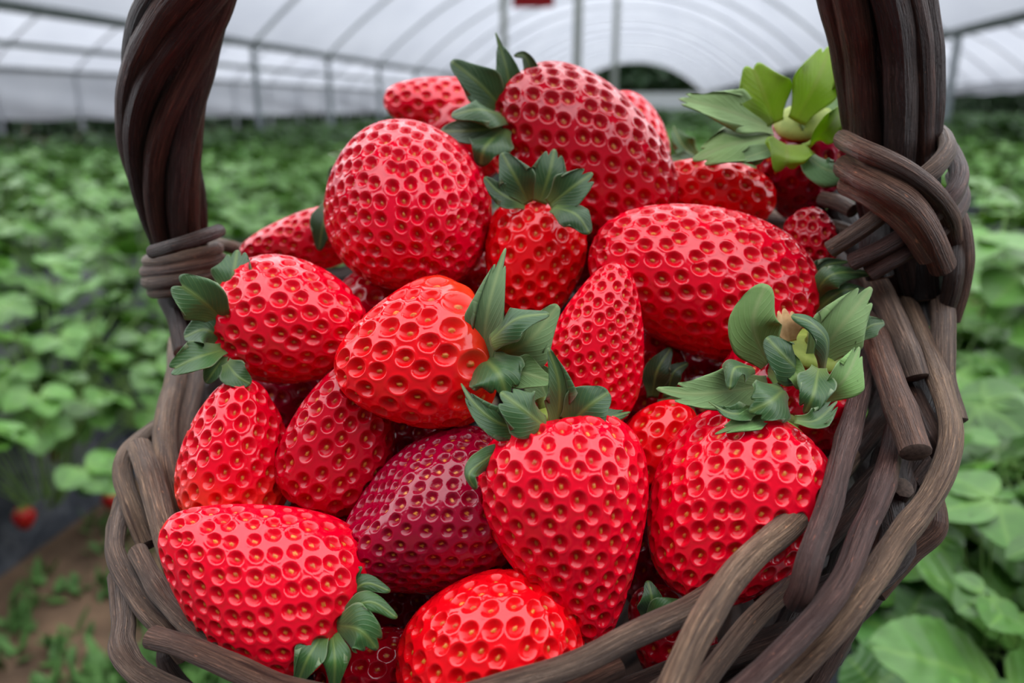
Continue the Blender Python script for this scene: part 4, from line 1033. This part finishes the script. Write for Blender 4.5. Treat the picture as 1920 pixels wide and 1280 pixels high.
# ------------------------------------------------------------------ polytunnel
XL, XR = -4.53, 2.92; ZR = CAM_H + .69; ZA = CAM_H + 2.25
Y0, SPC = 4.5, 2.2  # roof film stops short here; the unseen opening is added to light the berries
def arch(xl, xr, z0, za, n, grow=0.0):
    t = np.linspace(0, PI, n + 1)
    q = -np.cos(t)
    return np.stack([(xl + xr) / 2 + q * ((xr - xl) / 2 + .2 * grow), z0 + (za - z0 + grow) * (1 - np.abs(q) ** 2.2)], -1)
def film(name, xl, xr, label, y1=Y_END, za=ZA):
    m = 10; nb = int((y1 - Y0) / SPC)
    ys = np.linspace(Y0, Y0 + nb * SPC, nb * m + 1)
    V = []
    for y in ys:
        f = ((y - Y0) / SPC) % 1.0
        g_ = .035 + .14 * (math.sin(PI * f) ** .8)
        A = arch(xl, xr, ZR, za, 40, g_)
        V.append(np.column_stack([A[:, 0], np.full(41, y), A[:, 1]]))
    V = np.array(V); idx = np.arange(V.shape[0] * 41).reshape(-1, 41)
    F = np.stack([idx[:-1, :-1], idx[1:, :-1], idx[1:, 1:], idx[:-1, 1:]], -1).reshape(-1, 4)
    return tag(link(name, mesh_np(name, V.reshape(-1, 3), F, [M_FILM])), label, kind='structure')
WB = 7.45
film('roof_film', XL, XR, 'white polythene film arched over the middle bay')
film('roof_film', XL - WB, XL, 'white polythene film over the bay on the left')
film('roof_film', XR, XR + WB, 'white polythene film over the bay on the right')
def skirt(x, z0, z1, label):
    ny = 120
    ys = np.linspace(Y0, Y_END, ny + 1)
    V = []
    for i, y in enumerate(ys):
        sag = .05 * abs(math.sin((y - Y0) / SPC * PI))
        for k in range(7):
            f = k / 6; V.append((x + .06 * math.sin(f * 9 + y) * (1 - f), y, z0 + (z1 - z0) * f - sag * (1 - f)))
    idx = np.arange((ny + 1) * 7).reshape(-1, 7)
    F = np.stack([idx[:-1, :-1], idx[1:, :-1], idx[1:, 1:], idx[:-1, 1:]], -1).reshape(-1, 4)
    tag(link('wall_film', mesh_np('wall_film', V, F, [M_FILM])), label, kind='structure')
skirt(XL - WB, CAM_H - .22, ZR + .02, 'white polythene side skirt along the left bay')
skirt(XR + WB, CAM_H + .42, ZR + .02, 'rolled up white polythene side skirt along the right bay')
def pipe_obj(name, pts, r, mat, label=None, cat_=None, group=None, kind=None, seg=10, n=None, parent=None):
    V, F, mi, uv = tube(pts, r, seg=seg, n=n or max(len(pts), 2), wob=0, cap=True)
    o = link(name, mesh_np(name, V, F, [mat, mat], mi, uv), parent)
    if label: tag(o, label, cat_, group, kind)
    return o
for (xl, xr, nm) in ((XL, XR, 'middle'), (XL - WB, XL, 'left'), (XR, XR + WB, 'right')):
    k = 0; y = Y0
    while y < Y_END + .1:
        A = arch(xl, xr, ZR, ZA, 28)
        pipe_obj('hoop', [(a, y, b) for a, b in A], .024, M_STEEL, 'curved steel hoop carrying the film of the %s bay' % nm, 'hoop', 'steel hoops of the %s bay' % nm, n=40, seg=8)
        y += SPC
for x, nm, off in ((XL, 'left', 0), (XR, 'right', 1.9), (XL - WB, 'far left', 0)):
    pipe_obj('rail', [(x, Y0, ZR), (x, Y_END, ZR)], .045, M_RAIL, 'long steel gutter rail on the %s row of posts' % nm, 'rail', n=2)
    y = Y0 + SPC + off
    while y < Y_END:
        pipe_obj('post', [(x, y, -.05), (x, y, ZR)], .038, M_POST, 'grey steel post in the %s row of tunnel legs' % nm, 'post', 'tunnel legs in the %s row' % nm, n=2)
        y += SPC
pipe_obj('rail', [(XL, Y0, CAM_H + .43), (XL, Y_END, CAM_H + .43)], .022, M_RAIL, 'thin lower pipe along the left row of posts', 'rail', n=2)
# hanging strings and a red sign in the middle of the bay
def hang(px, dist, top, r, label):
    d = dist; x = P(px, 200, d); 
    return pipe_obj('pole', [(x.x, x.y, -.02), (x.x, x.y, top)], r, M_ROPE, label, 'pole', n=2, seg=8), x
po, xs = hang(945, 5.2, 2.75, .022, 'slim pale pole behind the top strawberry with a red sign')
hang(1080, 9.0, 2.85, .05, 'pale blurred pole left of the tunnel end')
hang(1150, 12.0, 2.85, .045, 'pale blurred pole nearest the tunnel end opening')
sg = P(1000, -16, 5.15)
tag(link('sign', box_mesh('sign', (sg.x - .14, sg.y - .004, sg.z - .10), (sg.x + .14, sg.y + .004, sg.z + .16), [M_RED])), 'red sign plate on the slim pole at the top edge', 'sign')
# beyond the tunnel: trees, a pale track
def tree(x, y, h, w, label, seed, clump=.28):
    R = np.random.RandomState(seed)
    root = empty('tree', Matrix.Translation((x, y, 0))); tag(root, label, 'tree', 'dark trees beyond the tunnels')
    V, F, mi, uv = tube([(x, y, -.1), (x + .1, y, h * .4), (x, y, h * .7)], [.16, .1, .05], n=10, seg=8, wob=0)
    link('trunk', mesh_np('trunk', V, F, [M_TRUNK, M_TRUNK], mi, uv), root)
    n = 900
    c = R.normal(0, 1, (n, 3)); c /= np.linalg.norm(c, axis=1, keepdims=True); c *= R.uniform(.55, 1, (n, 1)) ** .5
    c = c * np.array((w / 2, w / 2, h * .5)) + np.array((x, y, h * .52))
    s = R.uniform(.12, .28, (n, 1)) * h * clump
    e1 = unit(R.normal(0, 1, (n, 3))) * s; e2 = unit(np.cross(e1, R.normal(0, 1, (n, 3)))) * s * .7; bul = unit(np.cross(e1, e2)) * s * .25
    V = np.stack([c - e1, c - e2 + bul, c + e1, c + e2 + bul], 1).reshape(-1, 3)
    F = np.arange(n * 4).reshape(n, 4)
    link('crown', mesh_np('crown', V, F, [M_TREE]), root)
V = []; R = np.random.RandomState(4); n = 5200
c = np.stack([R.uniform(-13.8, -12.5, n), R.uniform(2.5, 46, n), R.uniform(.0, .72, n)], -1)
e1 = unit(R.normal(0, 1, (n, 3))) * .13; e2 = unit(np.cross(e1, R.normal(0, 1, (n, 3)))) * .10; bul = unit(np.cross(e1, e2)) * .03
V = np.stack([c - e1, c - e2 + bul, c + e1, c + e2 + bul], 1).reshape(-1, 3)
tag(link('undergrowth', mesh_np('undergrowth', V, np.arange(n * 4).reshape(n, 4), [M_TREE])), 'dark undergrowth in the shade below the left film skirt', 'undergrowth', kind='stuff')
k = 0
for i in range(40):
    tree(-16.5 - 2.0 * (i % 2), 4 + i * 1.0, rnd.uniform(1.9, 2.4), 1.85, 'dark bushy tree outside the left film skirt', 100 + i)
for i in range(30):
    tree(12.0 + 2.0 * (i % 2), 5 + i * 1.2, rnd.uniform(1.9, 2.3), 1.9, 'dark bushy tree outside the right tunnel side', 200 + i)
for i in range(14):
    tree(-22 + i * 3.4, 74 + 6 * (i % 2), rnd.uniform(4.5, 5.5), 6.6, 'dark tree beyond the open tunnel end', 300 + i, .55)
tag(link('far_tunnel_wall', box_mesh('far_tunnel_wall', (-20, 60, 0), (20, 60.3, CAM_H + .95), [M_PALE])), 'pale blue white side of a far tunnel beyond the open end', kind='structure')
tag(link('track', grid_mesh('track', -14, 12, Y_END - 1, 56, 4, 4, lambda x, y: 0 * x + .02, [M_SAND])), 'pale sandy track at the tunnel end', kind='structure')

# ------------------------------------------------------------------ light
w = bpy.data.worlds.new('overcast_sky'); sc.world = w; w.use_nodes = True
nt = w.node_tree; nt.nodes.clear(); N = NT(nt)
tc = N.n('TexCoord').outputs['Generated']
# overcast: bright overhead and ahead; dark behind the camera stands in for the photographer
dt = N.n('VectorMath', operation='DOT_PRODUCT'); N.l(tc, dt.inputs[0]); dt.inputs[1].default_value = (0, 1.2, 1.0)
c = N.ramp(N.math('MULTIPLY', N.math('ADD', dt.outputs['Value'], 1.6), 1 / 3.2), [(.43, (.035, .04, .045)), (.478, (.08, .085, .10)), (.520, (.78, .82, .90)), (.65, (.92, .95, 1.0)), (1.0, (.95, .97, 1.0))])
bg = N.n('Background'); N.l(c, bg.inputs[0]); bg.inputs[1].default_value = 2.6
wo = N.n('OutputWorld'); N.l(bg.outputs[0], wo.inputs[0])

cy = sc.cycles
cy.max_bounces = 7; cy.diffuse_bounces = 4; cy.glossy_bounces = 3; cy.transmission_bounces = 3; cy.transparent_max_bounces = 4
cy.caustics_reflective = False; cy.caustics_refractive = False
vs = sc.view_settings
sc.display_settings.display_device = 'sRGB'
vs.view_transform = 'Standard'; vs.look = 'None'; vs.gamma = 1.0; vs.use_curve_mapping = False
vs.exposure = 0.47
print('RIM', [round(x, 3) for x in RC], 'axis', [round(x, 2) for x in AX], 'lowest', min((rimpt(i * .1, .74, DEPTH)).z for i in range(63)), 'F', vF.z, 'plants', len(spots))
